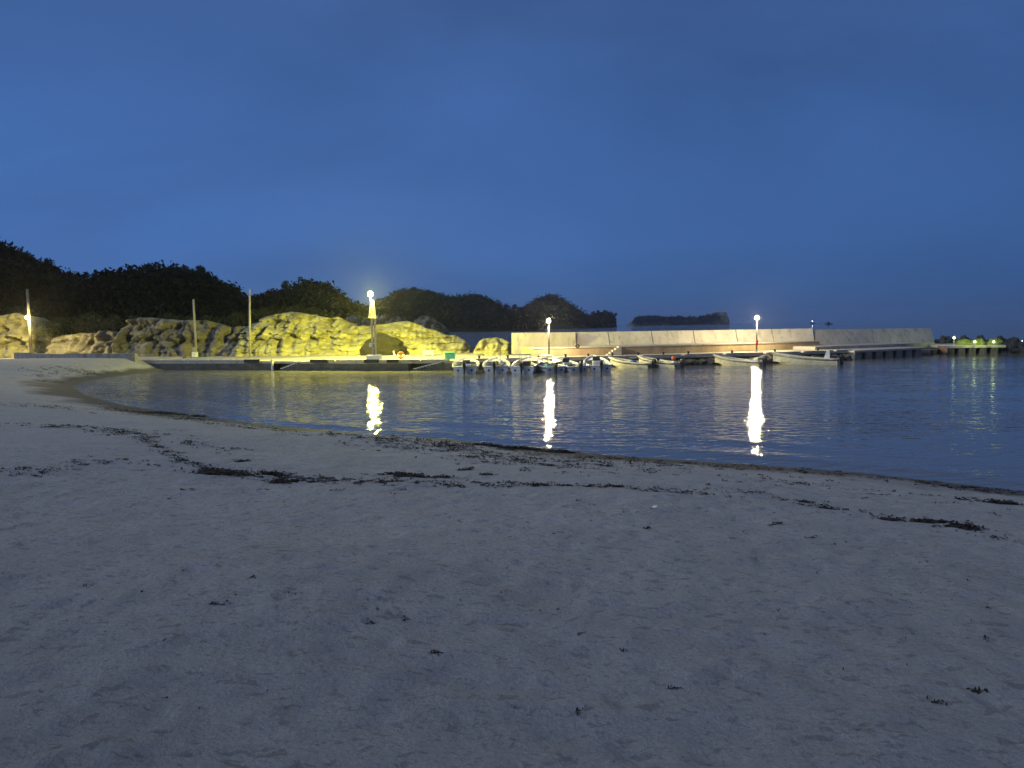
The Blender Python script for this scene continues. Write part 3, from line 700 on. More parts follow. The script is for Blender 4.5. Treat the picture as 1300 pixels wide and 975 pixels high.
def Yw(px): return np.interp(px, [650, 1040, 1190], [71.5, 76.5, 84.5])
cuts = [731, 776, 831, 884, 938, 984, 1036]
wall_panel((652, 731), (449, 447), (652, 730.6), (422.6, 421.7), Z_Q, Yw(652), Yw(731), .02)
prev = 731.6
for i, c in enumerate(cuts[1:]):
    lean = 4.5 if i < 6 else 0
    t0 = 731.6 if i == 0 else prev-4.2; b0 = prev
    b1 = c-.5; t1 = c-4.7
    yt = lambda x: np.interp(x, [731, 1033], [421.8, 417.0])
    wall_panel((b0, b1), (441, 441), (t0, t1), (yt(t0), yt(t1)), ZP-.72, Yw(b0), Yw(b1), 1.1); prev = c+.5
# outer length, lighter end edge, its base lower
yt2 = lambda x: np.interp(x, [1033, 1183], [418.6, 416.6])
wall_panel((1037.5, 1112), (440, 437), (1031.5, 1108), (yt2(1031), yt2(1108)), Z_Q, Yw(1037), Yw(1112), 1.3)
wall_panel((1112.8, 1187), (437, 434), (1108.8, 1182), (yt2(1108), yt2(1182)), Z_Q, Yw(1112), Yw(1187), 1.3)
# ledge at the foot of the outer length
LG = [at(x, y, Z_Q+.3) for x, y in ((1035, 440.5), (1110, 438.0), (1187, 435.0))]
lg = strip(LG, offs(LG, 4.5), .3, Z_Q+.32)
lgo = empty('wall_ledge', (LG[0][0], LG[0][1], Z_Q), 'low concrete ledge below the outer sea wall', 'ledge')
local(lg, lgo).build('ledge_body', M['concrete'], lgo)

# left road, low wall and verge
lw = [at(18, 455.7, 1.0), at(60, 457, .95), at(115, 458.6, .85), at(172, 460.0, .72)]
lwo = empty('low_wall', (lw[0][0], lw[0][1], .7), 'low grey concrete wall at the back of the left beach', 'wall')
TL = plen(lw)
for k in range(6):
    f0, f1 = seg(lw, TL*k/6+.02, TL*(k+1)/6-.02, 0, .45); zt = 1.58-.022*k-(.06 if k in (1, 2) else 0)
    local(strip(f0, f1, .2, zt), lwo).build('wall_section', M['pierblock'], lwo)
rd = [(-75, 72), (-46, 70.4), (lw[-1][0]+.1, lw[-1][1]+.5)]
ro = strip([(-80, 71.5), lw[0], lw[1], lw[2], lw[3]] if False else [(-80, lw[0][1]+1.2), (lw[0][0]-1, lw[0][1]+.6), (lw[1][0], lw[1][1]+.6), (lw[2][0], lw[2][1]+.6), (lw[3][0]-.02, lw[3][1]+.6)],
           [(-80, 86), (-60, 85.5), (-50, 85), (-42, 84.5), (LQ[0][0]-.02, 84.0)], .3, .76).build('road', M['deck'])
tag(ro, 'pale harbour road behind the low wall', kind='structure')

# ------------------------------------------------------------------ boats
def hull_pts(L_, B, sheer_b, sheer_s, n=15):
    st = []
    for i in range(n):
        t = i/(n-1)                       # 0 stern .. 1 bow
        w = B/2*(.93+.12*math.sin(t*2.2))*(1-max(0, (t-.45)/.55)**2.3)
        w = max(w, .03)
        zs = sheer_s+(sheer_b-sheer_s)*t**2.0
        keel = -.22+.42*max(0, (t-.72)/.28)**2.0
        y = L_*t + (0 if t < .98 else .04)
        st.append((y, w, zs, keel))
    return st
def make_boat(L_, B, sheer_b, sheer_s, hullmat, opts, label, group, strakecol=None):
    t = empty('motorboat', (0, 0, 0), label, 'motorboat', group)
    st = hull_pts(L_, B, sheer_b, sheer_s); n = len(st); v = []; f = []
    # outer shell, flared, with a chine
    for y, w, zs, k in st:
        fl = .86
        rk = .75*max(0, (y/L_-.55)/.45)**1.6
        v += [(-w, y, zs), (-w*.95, y-rk*.3, zs*.55+k*.2), (-w*fl*.95, y-rk*.75, k*.35+.0), (-w*.45, y-rk*.95, k*.8), (0, y-rk, k), (w*.45, y-rk*.95, k*.8), (w*fl*.95, y-rk*.75, k*.35), (w*.95, y-rk*.3, zs*.55+k*.2), (w, y, zs)]
    m_ = 9
    for i in range(n-1):
        for j in range(m_-1): f.append((i*m_+j, (i+1)*m_+j, (i+1)*m_+j+1, i*m_+j+1))
    f.append(tuple(range(m_)))
    # inner shell
    o = len(v); th = .07
    for i, (y, w, zs, k) in enumerate(st):
        wi = max(w-th, .01); yi = y+(.10 if i == 0 else 0)-(.10 if i == n-1 else 0)
        fz = .10+.10*max(0, (y/L_-.6)/.4)
        v += [(-wi, yi, zs), (-wi*.93, yi, fz), (wi*.93, yi, fz), (wi, yi, zs)]
    for i in range(n-1):
        for j in range(3): f.append((o+i*4+j, o+i*4+j+1, o+(i+1)*4+j+1, o+(i+1)*4+j))
    f.append((o, o+3, o+2, o+1))
    for i in range(n-1):
        f.append((i*m_, o+i*4, o+(i+1)*4, (i+1)*m_)); f.append((i*m_+8, (i+1)*m_+8, o+(i+1)*4+3, o+i*4+3))
    f.append((0, 8, o+3, o)); f.append(((n-1)*m_, o+(n-1)*4, o+(n-1)*4+3, (n-1)*m_+8))
    MB().add(v, f).build('hull', M[hullmat], t, False)
    # gunwale
    mb = MB(); pl = [(-w-.01, y, zs+.02) for y, w, zs, k in st]; pr = [(w+.01, y, zs+.02) for y, w, zs, k in st]
    mb.path(pl, .065, 6); mb.path(pr, .065, 6); mb.tube(pl[-1], pr[-1], .065); mb.tube(pl[0], pr[0], .04)
    mb.build('gunwale', M[hullmat], t, True)
    # rub strake dark line
    mb = MB(); mb.path([(-w-.01, y-.03, zs*.80) for y, w, zs, k in st], .018, 5); mb.path([(w+.01, y-.03, zs*.80) for y, w, zs, k in st], .018, 5)
    mb.build('rubbing_strake', M['rubber'], t, True)
    # floor and foredeck
    mb = MB(); vv = []; 
    for y, w, zs, k in st[:-2]: vv += [(-w*.88, y+.1, .12), (w*.88, y+.1, .12)]
    mb.add(vv, [(2*i, 2*i+1, 2*i+3, 2*i+2) for i in range(len(vv)//2-1)]); mb.build('floorboards', M['inside'], t)
    mb = MB(); vv = []
    for y, w, zs, k in st[-5:]: vv += [(-w*.95, y, zs-.03), (0, y, zs+.02), (w*.95, y, zs-.03)]
    mb.add(vv, [q for i in range(len(vv)//3-1) for q in ((3*i, 3*i+1, 3*i+4, 3*i+3), (3*i+1, 3*i+2, 3*i+5, 3*i+4))]); mb.build('foredeck', M[hullmat], t)
    for yy in (.32, .56):
        y, w, zs, k = st[int(yy*(n-1))]; MB().box(-w*.95, w*.95, y-.13, y+.13, zs-.2, zs-.15, b=.01).build('thwart', M['inside'], t)
    # drain fittings on the transom
    for sx in (-.55, .52):
        mb = MB(); mb.tube((sx*B/2, -.012, sheer_s*.5), (sx*B/2, .02, sheer_s*.5), .075, .075, 12); mb.build('transom_fitting', M['black'], t)
    # outboard
    def outboard(x, tilt):
        ob = MB()
        ob.add(*cowl(x)); e = ob.build('outboard_motor', M['black'], t)
        lg_ = MB(); lg_.box(x-.055, x+.055, -.36, -.12, -.45, sheer_s+.06, b=.02); lg_.box(x-.16, x+.16, -.52, -.06, -.16, -.12, b=.01); lg_.build('drive_leg', M['black'], e)
        br = MB(); br.box(x-.13, x+.13, -.10, .09, sheer_s-.14, sheer_s+.08, b=.02); br.build('clamp_bracket', M['steel'], e)
        if opts.get('tiller'): MB().tube((x, .05, sheer_s+.2), (x+.08, .75, sheer_s+.26), .025, .03).build('tiller', M['black'], e)
    def cowl(x):
        z0 = sheer_s+.05; v = []; f = []
        prof = [(-.02, .09, .13), (.03, .12, .18), (.18, .13, .20), (.29, .11, .16), (.33, .05, .08)]
        for dz, wx_, wy_ in prof:
            for i in range(12):
                a = 2*math.pi*i/12; ca, sa = math.cos(a), math.sin(a)
                v.append((x+wx_*math.copysign(abs(ca)**.6, ca), -.24+wy_*math.copysign(abs(sa)**.6, sa), z0+dz))
        for j in range(4):
            for i in range(12): f.append((j*12+i, j*12+(i+1) % 12, (j+1)*12+(i+1) % 12, (j+1)*12+i))
        f.append(tuple(range(48, 60))); f.append(tuple(range(11, -1, -1)))
        return v, f
    outboard(opts.get('ox', 0.0), 0)
    if opts.get('console'):
        h = opts['console']; y0 = L_*.42
        c = MB().box(-.32, .32, y0, y0+.5, .13, .13+h*.62, b=.04).build('console', M[hullmat], t)
        MB().add([(-.30, y0+.50, .13+h*.62), (.30, y0+.50, .13+h*.62), (.27, y0+.34, .13+h), (-.27, y0+.34, .13+h), (-.30, y0+.47, .13+h*.62), (.30, y0+.47, .13+h*.62), (.27, y0+.31, .13+h), (-.27, y0+.31, .13+h)],
                 [(0, 1, 2, 3), (7, 6, 5, 4), (0, 3, 7, 4), (1, 5, 6, 2), (3, 2, 6, 7), (0, 4, 5, 1)]).build('windscreen', M['glass'], c)
    if opts.get('top'):
        y0 = L_*.36; h = opts['top']
        c = MB(); 
        for sx in (-.42, .42):
            for sy in (0, .9): c.tube((sx, y0+sy, .12), (sx*.9, y0+sy, h), .022)
            c.tube((sx*.9, y0, h-.02), (sx*.9, y0+.9, h-.02), .02)
        for sy in (0, .9): c.tube((-.378, y0+sy, h-.02), (.378, y0+sy, h-.02), .02)
        c = c.build('canopy_frame', M['steel'], t)
        MB().box(-.46, .46, y0-.1, y0+1.0, h, h+.05, b=.02).build('canopy', M[hullmat], c)
    if opts.get('box'):
        x, y, s, mt = opts['box']; MB().box(x-s, x+s, y-s*.8, y+s*.8, .14, .14+s*1.6, b=.03).build('fish_box', M[mt], t)
    if opts.get('rail'):
        mb = MB(); k = [s_ for s_ in st[int(n*.66):]]
        a_ = [(-w*.92, y, zs+.28) for y, w, zs, kk in k]; b_ = [(w*.92, y, zs+.28) for y, w, zs, kk in k]
        mb.path(a_, .017, 6); mb.path(b_, .017, 6); mb.tube(a_[-1], b_[-1], .017)
        for q_ in (a_[0], a_[len(a_)//2], b_[0], b_[len(b_)//2], a_[-1]): mb.tube((q_[0], q_[1], q_[2]-.28), q_, .015)
        mb.build('bow_rail', M['steel'], t, True)
    if opts.get('pole'):
        x, y, h = opts['pole']; MB().tube((x, y, .1), (x, y, h), .02).build('mast', M['steel'], t)
    if opts.get('buoy'):
        x, y, z, mt = opts['buoy']; mb = MB(); mb.ball((x, y, z), .17); mb.build('buoy', M[mt], t, True)
    if opts.get('cover'):
        y0, y1, mt = opts['cover']; vv = []; mb = MB()
        for k in range(7):
            y = y0+(y1-y0)*k/6
            for a in range(7): xx = -.7+1.4*a/6; vv.append((xx*B/2*.8, y, sheer_s-.05+.32*math.cos(xx*1.5)*math.sin(math.pi*(k+.5)/7)+.03*mnoise.noise((xx*4, y*4, 0))))
        mb.add(vv, [(k*7+a, k*7+a+1, k*7+a+8, k*7+a+7) for k in range(6) for a in range(6)]); mb.build('tarpaulin', M[mt], t)
    if opts.get('cabin'):
        y0 = L_*.12; mb = MB(); mb.add([(-.25, y0, .12), (.25, y0, .12), (.25, y0+.55, .12), (-.25, y0+.55, .12), (-.2, y0+.02, 1.1), (.2, y0+.02, 1.1), (.2, y0+.25, 1.1), (-.2, y0+.25, 1.1)],
             [(3, 2, 1, 0), (4, 5, 6, 7), (0, 1, 5, 4), (1, 2, 6, 5), (2, 3, 7, 6), (3, 0, 4, 7)]); mb.build('helm_shelter', M['white'], t)
    # mooring line from the bow
    bl = opts.get('line', (0.2, 1.4))
    mb = MB(); A = Vector((0, L_, sheer_b)); Bp = Vector((bl[0], L_+bl[1], Z_Q+.12))
    pts = []
    for k in range(9): s_ = k/8; p = A.lerp(Bp, s_); p.z -= .18*math.sin(math.pi*s_); pts.append(p)
    mb.path(pts, .014, 5); mb.build('mooring_line', M['rope'], t)
    return t
GB = 'open motorboats moored bow-on along the pier'
def place(boat, px, py, yaw):
    x, y = at(px, py, 0.0); boat.location = (x, y, 0); boat.rotation_euler = (0, R(random.uniform(-1.5, 1.5)), R(yaw))
# yaw>0 turns the bow to the left
place(make_boat(4.3, 1.85, .98, .47, 'white', dict(pole=(.25, 2.6, 1.35), ox=-.05, box=(-.5, 1.6, .2, 'mint'), console=.75), 'white motorboat seen from the stern, first of the row beside the teal crate', GB), 590.5, 474.3, 1)
place(make_boat(4.3, 1.85, .98, .47, 'white', dict(pole=(.3, 2.2, 1.4), ox=-.12, buoy=(.38, .35, .78, 'float'), box=(-.45, 2.2, .22, 'blue')), 'white motorboat with a white ball float beside its engine', GB), 629.5, 474.2, 0)
place(make_boat(4.5, 1.85, 1.0, .46, 'white', dict(top=1.28, ox=-.02, box=(.1, .9, .42, 'black')), 'white motorboat with a dark box under its small pale canopy', GB), 663, 474.0, -9)
place(make_boat(4.4, 1.65, .92, .38, 'white', dict(top=1.15, ox=-.1, box=(0, 1.2, .3, 'mint')), 'white motorboat angled left below the middle lamp', GB), 705.5, 473.0, 20)
place(make_boat(4.2, 1.6, .9, .38, 'white', dict(ox=.0, console=.8, box=(-.2, .9, .25, 'black'), buoy=(.55, .3, .5, 'float')), 'white motorboat angled left, second boat right of the middle lamp pole', GB), 735.5, 472.4, 22)
place(make_boat(4.2, 1.75, .98, .42, 'white', dict(ox=.0, console=.9, pole=(-.3, 2, 1.3), tiller=1), 'white motorboat seen from the stern, last of the stern-on row', GB), 763, 471.6, 2)
place(make_boat(3.8, 1.3, .74, .34, 'cream', dict(ox=.0, cover=(1.2, 2.0, 'blue'), tiller=1), 'cream boat with a blue tarpaulin heap amidships', GB), 827, 467.2, 50)
place(make_boat(3.9, 1.35, .84, .38, 'cream', dict(ox=.1, box=(.3, .7, .24, 'white'), buoy=(0, .5, .75, 'orange'), console=.6), 'cream boat with an orange float by its engine', GB), 862, 467.4, 42)
place(make_boat(3.9, 1.25, .80, .33, 'cream', dict(ox=0, tiller=1, box=(.2, .5, .25, 'white'), pole=(0, .9, .9)), 'cream boat moored alone under the right-hand lamp', GB), 967, 464.6, 52)
place(make_boat(5.0, 1.45, .92, .40, 'cream', dict(ox=.15, cabin=1, tiller=1), 'longest cream boat with an upright helm shelter near its stern', GB), 1064, 462.6, 62)

# dark armour stones at the foot of the pier
stone_mesh = []
for k in range(3):
    o = boulder('armour_stone', (0, 0, -50), (.75, .6, .48), M['darkstone'], 'x', 'stone', 70+k*3, .5, 3); stone_mesh.append(o.data); bpy.data.objects.remove(o)
sp = []
a = 16.0
while a < T2-1.0:
    p, an = walk(RQ, a); sp.append((p.x+random.uniform(-.2, .2), p.y-.35-random.uniform(0, .5), random.uniform(.0, .22))); a += random.uniform(.75, 1.1)
for i, (x, y, z) in enumerate(sp):
    o = bpy.data.objects.new('armour_stone', random.choice(stone_mesh)); COL.objects.link(o); o.location = (x, y, z)
    s_ = random.uniform(.75, 1.15); o.scale = (s_, s_, s_*.85); o.rotation_euler = (0, 0, random.uniform(0, 6))
    tag(o, 'dark armour stone at the waterline under the pier edge', 'stone', 'armour stones at the foot of the pier')

# ------------------------------------------------------------------ lamps and poles
def globe_mat(name, col, s):
    # clear glowing glass: lets the lamp inside shine through
    m = bpy.data.materials.new(name); m.use_nodes = True; nt = m.node_tree
    nt.nodes.remove(nt.nodes['Principled BSDF'])
    e = N(nt, 'ShaderNodeEmission', Strength=s); e.inputs[0].default_value = (*col, 1); t = N(nt, 'ShaderNodeBsdfTransparent'); a = N(nt, 'ShaderNodeAddShader')
    nt.links.new(e.outputs[0], a.inputs[0]); nt.links.new(t.outputs[0], a.inputs[1]); nt.links.new(a.outputs[0], nt.nodes['Material Output'].inputs[0])
    m.cycles.emission_sampling = 'NONE'
    return m
def bulb(loc, energy, col, r, parent):
    l = bpy.data.lights.new('lamp_bulb', 'POINT'); l.energy = energy; l.color = col; l.shadow_soft_size = r
    o = bpy.data.objects.new('lamp_bulb', l); COL.objects.link(o); o.location = loc; o.parent = parent; return o
E1 = globe_mat('lamp_glow_yellow', (1.0, .88, .25), 14)
E2 = globe_mat('lamp_glow_warm', (1.0, .82, .46), 10)
E3 = globe_mat('lamp_glow_warm_far', (1.0, .82, .46), 10)
E0 = globe_mat('lamp_glow_left', (1.0, .78, .34), 10)
def lamp_light(loc, energy, col, rot, cone, parent=None, blend=.35, radius=.15):
    l = bpy.data.lights.new('lamp_light', 'SPOT'); l.energy = energy; l.color = col; l.spot_size = R(cone); l.spot_blend = blend; l.shadow_soft_size = radius
    o = bpy.data.objects.new('lamp_light', l); COL.objects.link(o); o.location = loc; o.rotation_euler = rot
    if parent: o.parent = parent
    return o
# lamp tower
Yt = at(475, 458.2, Z_Q)[1]+2.2
tx = at(475, 456.5, Z_Q)[0]; tx = atY(475, 450, Yt)[0]
lt = empty('lamp_tower', (tx, Yt, Z_Q), 'tall twin post lamp tower with a bright yellow lamp on the quay', 'lamp tower')
MB().box(-.58, .58, -.5, .5, .004, .42, b=.05).build('pedestal', M['float'], lt)  # white colour stands for the lamp glow on the pedestal front
tz = atY(471, 374, Yt)[1]-Z_Q
MB().box(-.19, -.05, -.1, .1, .42, tz-.4, b=.02).build('post', M['polegrey'], lt)
MB().box(.07, .21, -.1, .1, .42, tz-1.0, b=.02).build('post', M['polegrey'], lt)
mb = MB()
for k in range(10): mb.box(-.05, .07, -.04, .04, .9+k*.42, .96+k*.42)
mb.build('rung', M['steel'], lt)
zb = atY(471, 404, Yt)[1]-Z_Q
pl = MB().box(-.36, .30, -.3, .3, zb, zb+.08, b=.02).build('platform', M['steel'], lt)
MB().add([(-.30, -.16, zb+.09), (.26, -.16, zb+.09), (.10, -.12, zb+1.3), (-.08, -.12, zb+1.3), (-.30, .16, zb+.09), (.26, .16, zb+.09), (.10, .12, zb+1.3), (-.08, .12, zb+1.3)],
         [(0, 1, 2, 3), (7, 6, 5, 4), (0, 3, 7, 4), (1, 5, 6, 2), (3, 2, 6, 7), (0, 4, 5, 1)]).build('tapered_shroud', M['polegrey'], lt)
MB().tube((-.3, -.2, zb+.1), (-.12, -.2, tz-.5), .04).build('brace', M['float'], lt)
MB().box(-.36, -.20, -.14, .1, 1.05, 1.4, b=.02).build('switch_box', M['float'], lt)
gl = MB(); gl.ball((-.14, -.16, tz), .20, sz=1.0, nu=20, nv=12); gl.build('lamp_globe', E1, lt, True)
bulb((-.14, -.16, tz), 12000, (1.0, .95, .14), .13, lt)
MB().lathe((-.14, -.16, tz), [(0, .30), (.14, .28), (.17, .22), (.10, .20)], 14).build('lamp_cap', M['polegrey'], lt)
lamp_light((-.14, .16, tz-.1), 13000, (1.0, .97, .10), (R(14), 0, 0), 170, lt)
g2 = MB(); g2.ball((-.02, -.16, tz-.62), .15, nu=16, nv=10); g2.build('lamp_globe', E1, lt, True)
# pier lamps
def pier_lamp(px, ybase, ylamp, Y, E, label, wide=1.0, red=False):
    x0, z0 = atY(px, ybase, Y); xl, zl = atY(px-1.5, ylamp, Y)
    o = empty('pier_lamp', (x0, Y, Z_Q), label, 'lamp post', 'lamp posts on the pier')
    MB().tube((0, 0, 0), (0, 0, zl-Z_Q-.2), .075, .05, 12).build('post', M['lamppost'], o, True)
    MB().lathe((0, 0, 0), [(0, .003), (.2, .003), (.2, .06), (.1, .09), (.08, .16), (0, .16)], 14).build('base', M['steel'], o)
    g = MB(); g.ball((0, 0, zl-Z_Q), .17, sx=wide, nu=20, nv=12); g.build('lamp_globe', E, o, True)
    bulb((0, 0, zl-Z_Q), 3800, (1.0, .80, .42), .11, o)
    MB().lathe((0, 0, zl-Z_Q), [(.06, -.24), (.10, -.20), (.09, -.16), (.05, -.16)], 14).build('shade_collar', M['steel'], o)  # collar added below the globe to keep light off the post top
    MB().lathe((0, 0, zl-Z_Q), [(0, .25), (.10, .24), (.13, .18), (.06, .17)], 14).build('lamp_cap', M['steel'], o)
    if red: MB().box(-.11, .11, -.16, -.08, .55, 1.05, b=.03).build('warning_box', M['red'], o)
    return o
YL2 = at(697, 453.8, Z_Q)[1]; YL3 = at(960, 446.2, Z_Q)[1]
pier_lamp(697, 453, 407.5, YL2-.15, E2, 'middle pier lamp post standing by the ochre platform end')
pier_lamp(960.5, 446, 403.5, YL3-.15, E3, 'pier lamp post with a red box, near the far end of the boats', 1.25, True)
# utility poles at the left
def util_pole(px, ptop, pbase, Y, r, label, lamp=None, box=False):
    x, zt = atY(px[0], ptop, Y); xb, zb = atY(px[1], pbase, Y)
    o = empty('utility_pole', (xb, Y, .76), label, 'pole', 'poles along the quay')
    MB().tube((0, 0, 0), (x-xb, 0, zt-.76), r, r*.75, 12).build('post', M['lamppost' if lamp else 'polegrey'], o, True)
    mb = MB(); mb.tube(((x-xb)*.9, 0, (zt-.76)*.93), ((x-xb)*.9, -.12, (zt-.76)*.93), .03); mb.build('step_bolt', M['steel'], o)
    if box: MB().box(-.35, .12, -.25, .2, .004, .5, b=.03).build('meter_box', M['float'], o); MB().box(-.28, .02, -.24, .0, .504, .95, b=.03).build('meter_cabinet', M['polegrey'], o)
    if lamp:
        lx, lz = atY(lamp[0], lamp[1], Y-1.1); zz = lz-.76; xx = lx-xb
        MB().tube(((x-xb)*.5, 0, zz+.2), (xx, -1.1, zz+.22), .035).build('lamp_arm', M['steel'], o)
        bulb((xx, -1.1, zz), 4000, (1.0, .79, .27), .11, o)
        MB().ball((xx, -1.1, zz), .17, nu=20, nv=12).build('lamp_globe', E0, o, True)
    return o
util_pole((34.5, 40), 367, 452, 77.5, .16, 'utility pole carrying a warm street lamp at the far left', lamp=(34, 403))
util_pole((245.5, 249), 380, 446, 75.5, .12, 'shorter plain pole with a meter cabinet at its foot', box=True)
util_pole((317, 317.3), 367, 453, 73.2, .11, 'tall plain pole at the left end of the yellow cliff')
# ------------------------------------------------------------------ objects on the quays
def crate(px, py, z, w, d, h, material, label, cat, rz=0, lid=None, name='crate', legs=False):
    x, y = at(px, py, z); o = empty(name, (x, y, z), label, cat, None, rz)
    z0 = .004
    if legs:
        for sx in (-1, 1):
            for sy in (-1, 1): MB().box(sx*(w/2-.06)-.04, sx*(w/2-.06)+.04, sy*(d/2-.06)-.04, sy*(d/2-.06)+.04, z0, .14).build('leg', M['steel'], o)
        z0 = .142
    MB().box(-w/2, w/2, -d/2, d/2, z0, h, b=.03).build('body', material, o)
    if lid: MB().box(-w/2-.03, w/2+.03, -d/2-.03, d/2+.03, h+.002, h+.07, b=.02).build('lid', lid, o)
    return o
c = crate(544, 451.8, Z_Q, 1.05, .7, .42, M['mint'], 'mint green storage chest with a pale lid on the quay', 'chest', .05, M['float'], 'storage_chest', True)
crate(571.5, 455.6, Z_Q, .8, .6, .46, M['teal'], 'teal fish crate at the right end of the quay', 'crate', -.1, M['teal'], 'fish_crate')
crate(286.5, 452.3, Z_Q, .42, .4, .34, M['yellow'], 'small yellow crate at the grey cliff foot', 'crate', .1, None, 'yellow_crate')
crate(262, 450.6, Z_Q, 3.0, .6, .32, M['quayface'], 'long low dark concrete kerb block behind the quay', 'block', .02, None, 'kerb_block')
crate(297, 453, Z_Q, .1, .1, .42, M['polegrey'], 'short grey marker stub beside the yellow crate', 'marker', 0, M['float'], 'marker_post')
crate(226, 449.5, Z_Q, 2.2, .5, .22, M['float'], 'pale flat slab left of the meter cabinet', 'slab', .03, None, 'stone_slab')
# life ring lying against a small stand
x, y = at(509, 456, Z_Q); o = empty('life_ring', (x, y, Z_Q), 'red and white life ring on a small stand at the quay edge', 'life ring')
MB().torus((0, 0, .32), .24, .07).build('ring', M['red'], o, True)
MB().box(-.30, -.14, -.09, .09, .24, .40, b=.03).build('white_band', M['float'], o); MB().box(.14, .30, -.09, .09, .24, .40, b=.03).build('white_band', M['float'], o)
MB().box(-.05, .05, .08, .14, .004, .6, b=.01).build('stand', M['polegrey'], o)
x, y = at(501, 452, Z_Q); o = empty('broken_sign', (x, y, Z_Q), 'small pale leaning board at the foot of the dark boulder', 'board')
MB().add([(-.05, -.02, 0), (.08, -.02, 0), (-.05, -.02, .5), (-.16, -.02, .45), (-.05, .02, 0), (.08, .02, 0), (-.05, .02, .5), (-.16, .02, .45)], [(0, 1, 2, 3), (7, 6, 5, 4), (0, 3, 7, 4), (1, 5, 6, 2), (3, 2, 6, 7), (0, 4, 5, 1)]).build('board', M['float'], o)
# floats bundle beside the ochre platform
x, y = at(752, 450.8, Z_Q); y -= .1
o = empty('float_cage', (x, y-.35, Z_Q), 'dark cage holding white and blue floats below the platform', 'cage')
mb = MB()
for sx in (-.55, .55):
    for sy in (-.2, .2): mb.box(sx-.04, sx+.04, sy-.04, sy+.04, .003, .58)
mb.box(-.6, .6, -.25, .25, .58, .64); mb.box(-.6, .6, -.25, .25, .05, .1); mb.build('frame', M['black'], o)
fl = MB().ball((-.22, -.05, .3), .19).build('net_float', M['float'], o, True); MB().ball((.2, -.05, .3), .19).build('net_float', M['float'], o, True)
MB().box(-.02, .12, -.22, .1, .12, .36, b=.02).build('blue_jug', M['blue'], o)
x, y = at(733, 441.2, ZP); o = boulder('old_tyre', (0, 0, 0), (1, 1, 1), M['rubber'], 'x', 'x', 1, 0, 1); bpy.data.objects.remove(o)
tag(MB().torus((x, y-.05, ZP+.14), .12, .075, 'y').build('old_tyre', M['rubber'], None, True), 'black tyre leaning on the sea wall at its first seam', 'tyre')
x, z = atY(665, 446, Yw(665)); tag(MB().tube((x, Yw(665)-.16, z), (x, Yw(665)+.1, z), .09, .09, 12).build('drain_pipe', M['black']), 'short black drain pipe stub in the sea wall end', 'pipe')
for i, (px, py, s_, lb) in enumerate([(970, 445.0, .20, 'white ball float just right of the red box lamp post'), (984, 444.2, .17, 'small white ball float, middle one of three on the pier'), (997, 443.6, .22, 'white ball float, farthest from the lamp post of three')]):
    x, y = at(px, py, Z_Q); o = MB().ball((x, y, Z_Q+s_+.003), s_, jit=.05).build('ball_float', M['float'], None, True); tag(o, lb, 'float', 'white ball floats on the pier')
crate(1006, 443.4, Z_Q, 1.4, .8, .5, M['concrete'], 'pale concrete block at the end of the ochre step', 'block', .2, None, 'concrete_block')
# end of the breakwater: wave blocks under green nets, small lamps
def tetrapod_mesh():
    mb = MB(); dirs = [(0, 0, 1), (.94, 0, -.33), (-.47, .82, -.33), (-.47, -.82, -.33)]
    for d in dirs: mb.tube((0, 0, 0), tuple(k*1.0 for k in d), .36, .24, 10)
    return mb
tm = tetrapod_mesh().build('wave_block', M['darkstone']); tdata = tm.data; bpy.data.objects.remove(tm)
for i in range(46):
    px = 1192+i*2.9+random.uniform(-2, 2); dep = 84+random.uniform(-2.0, 6)
    if px > 1282: dep = 78+random.uniform(-1.5, 5)
    z = random.uniform(.0, .75) if px < 1282 else random.uniform(.0, .5)
    x, _ = atY(px, 430, dep); o = bpy.data.objects.new('wave_block', tdata); COL.objects.link(o)
    o.location = (x, dep, z); o.rotation_euler = (random.uniform(0, 6), random.uniform(0, 6), random.uniform(0, 6))
    tag(o, 'dark four-legged concrete wave block at the breakwater tip', 'wave block', 'wave blocks at the end of the breakwater')
def net_pile(px, py, w, h, label, seed):
    x, y = at(px, py, Z_Q+.1); y += .9
    o = empty('net_pile', (x, y, Z_Q+.1), label, 'net pile', 'green net piles on the end pier')
    r = np.random.default_rng(seed); V = []; n = 28; k = 12
    for j in range(k+1):
        ph = j/k*math.pi/2
        for i in range(n):
            a = 2*math.pi*i/n; rr = 1+.28*mnoise.noise((math.cos(a)*2+seed, math.sin(a)*2, ph*2))+.12*mnoise.noise((math.cos(a)*7+seed, math.sin(a)*7, ph*6))
            V.append((w/2*rr*math.cos(a)*math.cos(ph)**.6, .7*rr*math.sin(a)*math.cos(ph)**.6, .005+h*rr*math.sin(ph)))
    I, J = np.meshgrid(np.arange(n), np.arange(k)); a = (J*n+I).ravel(); b_ = (J*n+(I+1) % n).ravel()
    npmesh('heap', V, np.stack([a, b_, b_+n, a+n], -1), M['net'], o)
    return o
for i, (px, py, w, h, lb) in enumerate([(1206, 433.5, .9, .6, 'green net pile at the left end of the lit row'), (1217, 433.5, 1.0, .55, 'second green net pile from the left, beside the first lamp'),
    (1230, 438, 1.3, .75, 'green net pile left of the middle small lamp'), (1248, 438, 1.5, .8, 'green net pile between the middle and last small lamps'),
    (1270, 438, 1.5, .8, 'green net pile at the right end of the lit row')]):
    net_pile(px, py, w, h*.7, lb, 300+i)
ES = emis('small_lamp_glow', (.85, 1.0, .45), 3)
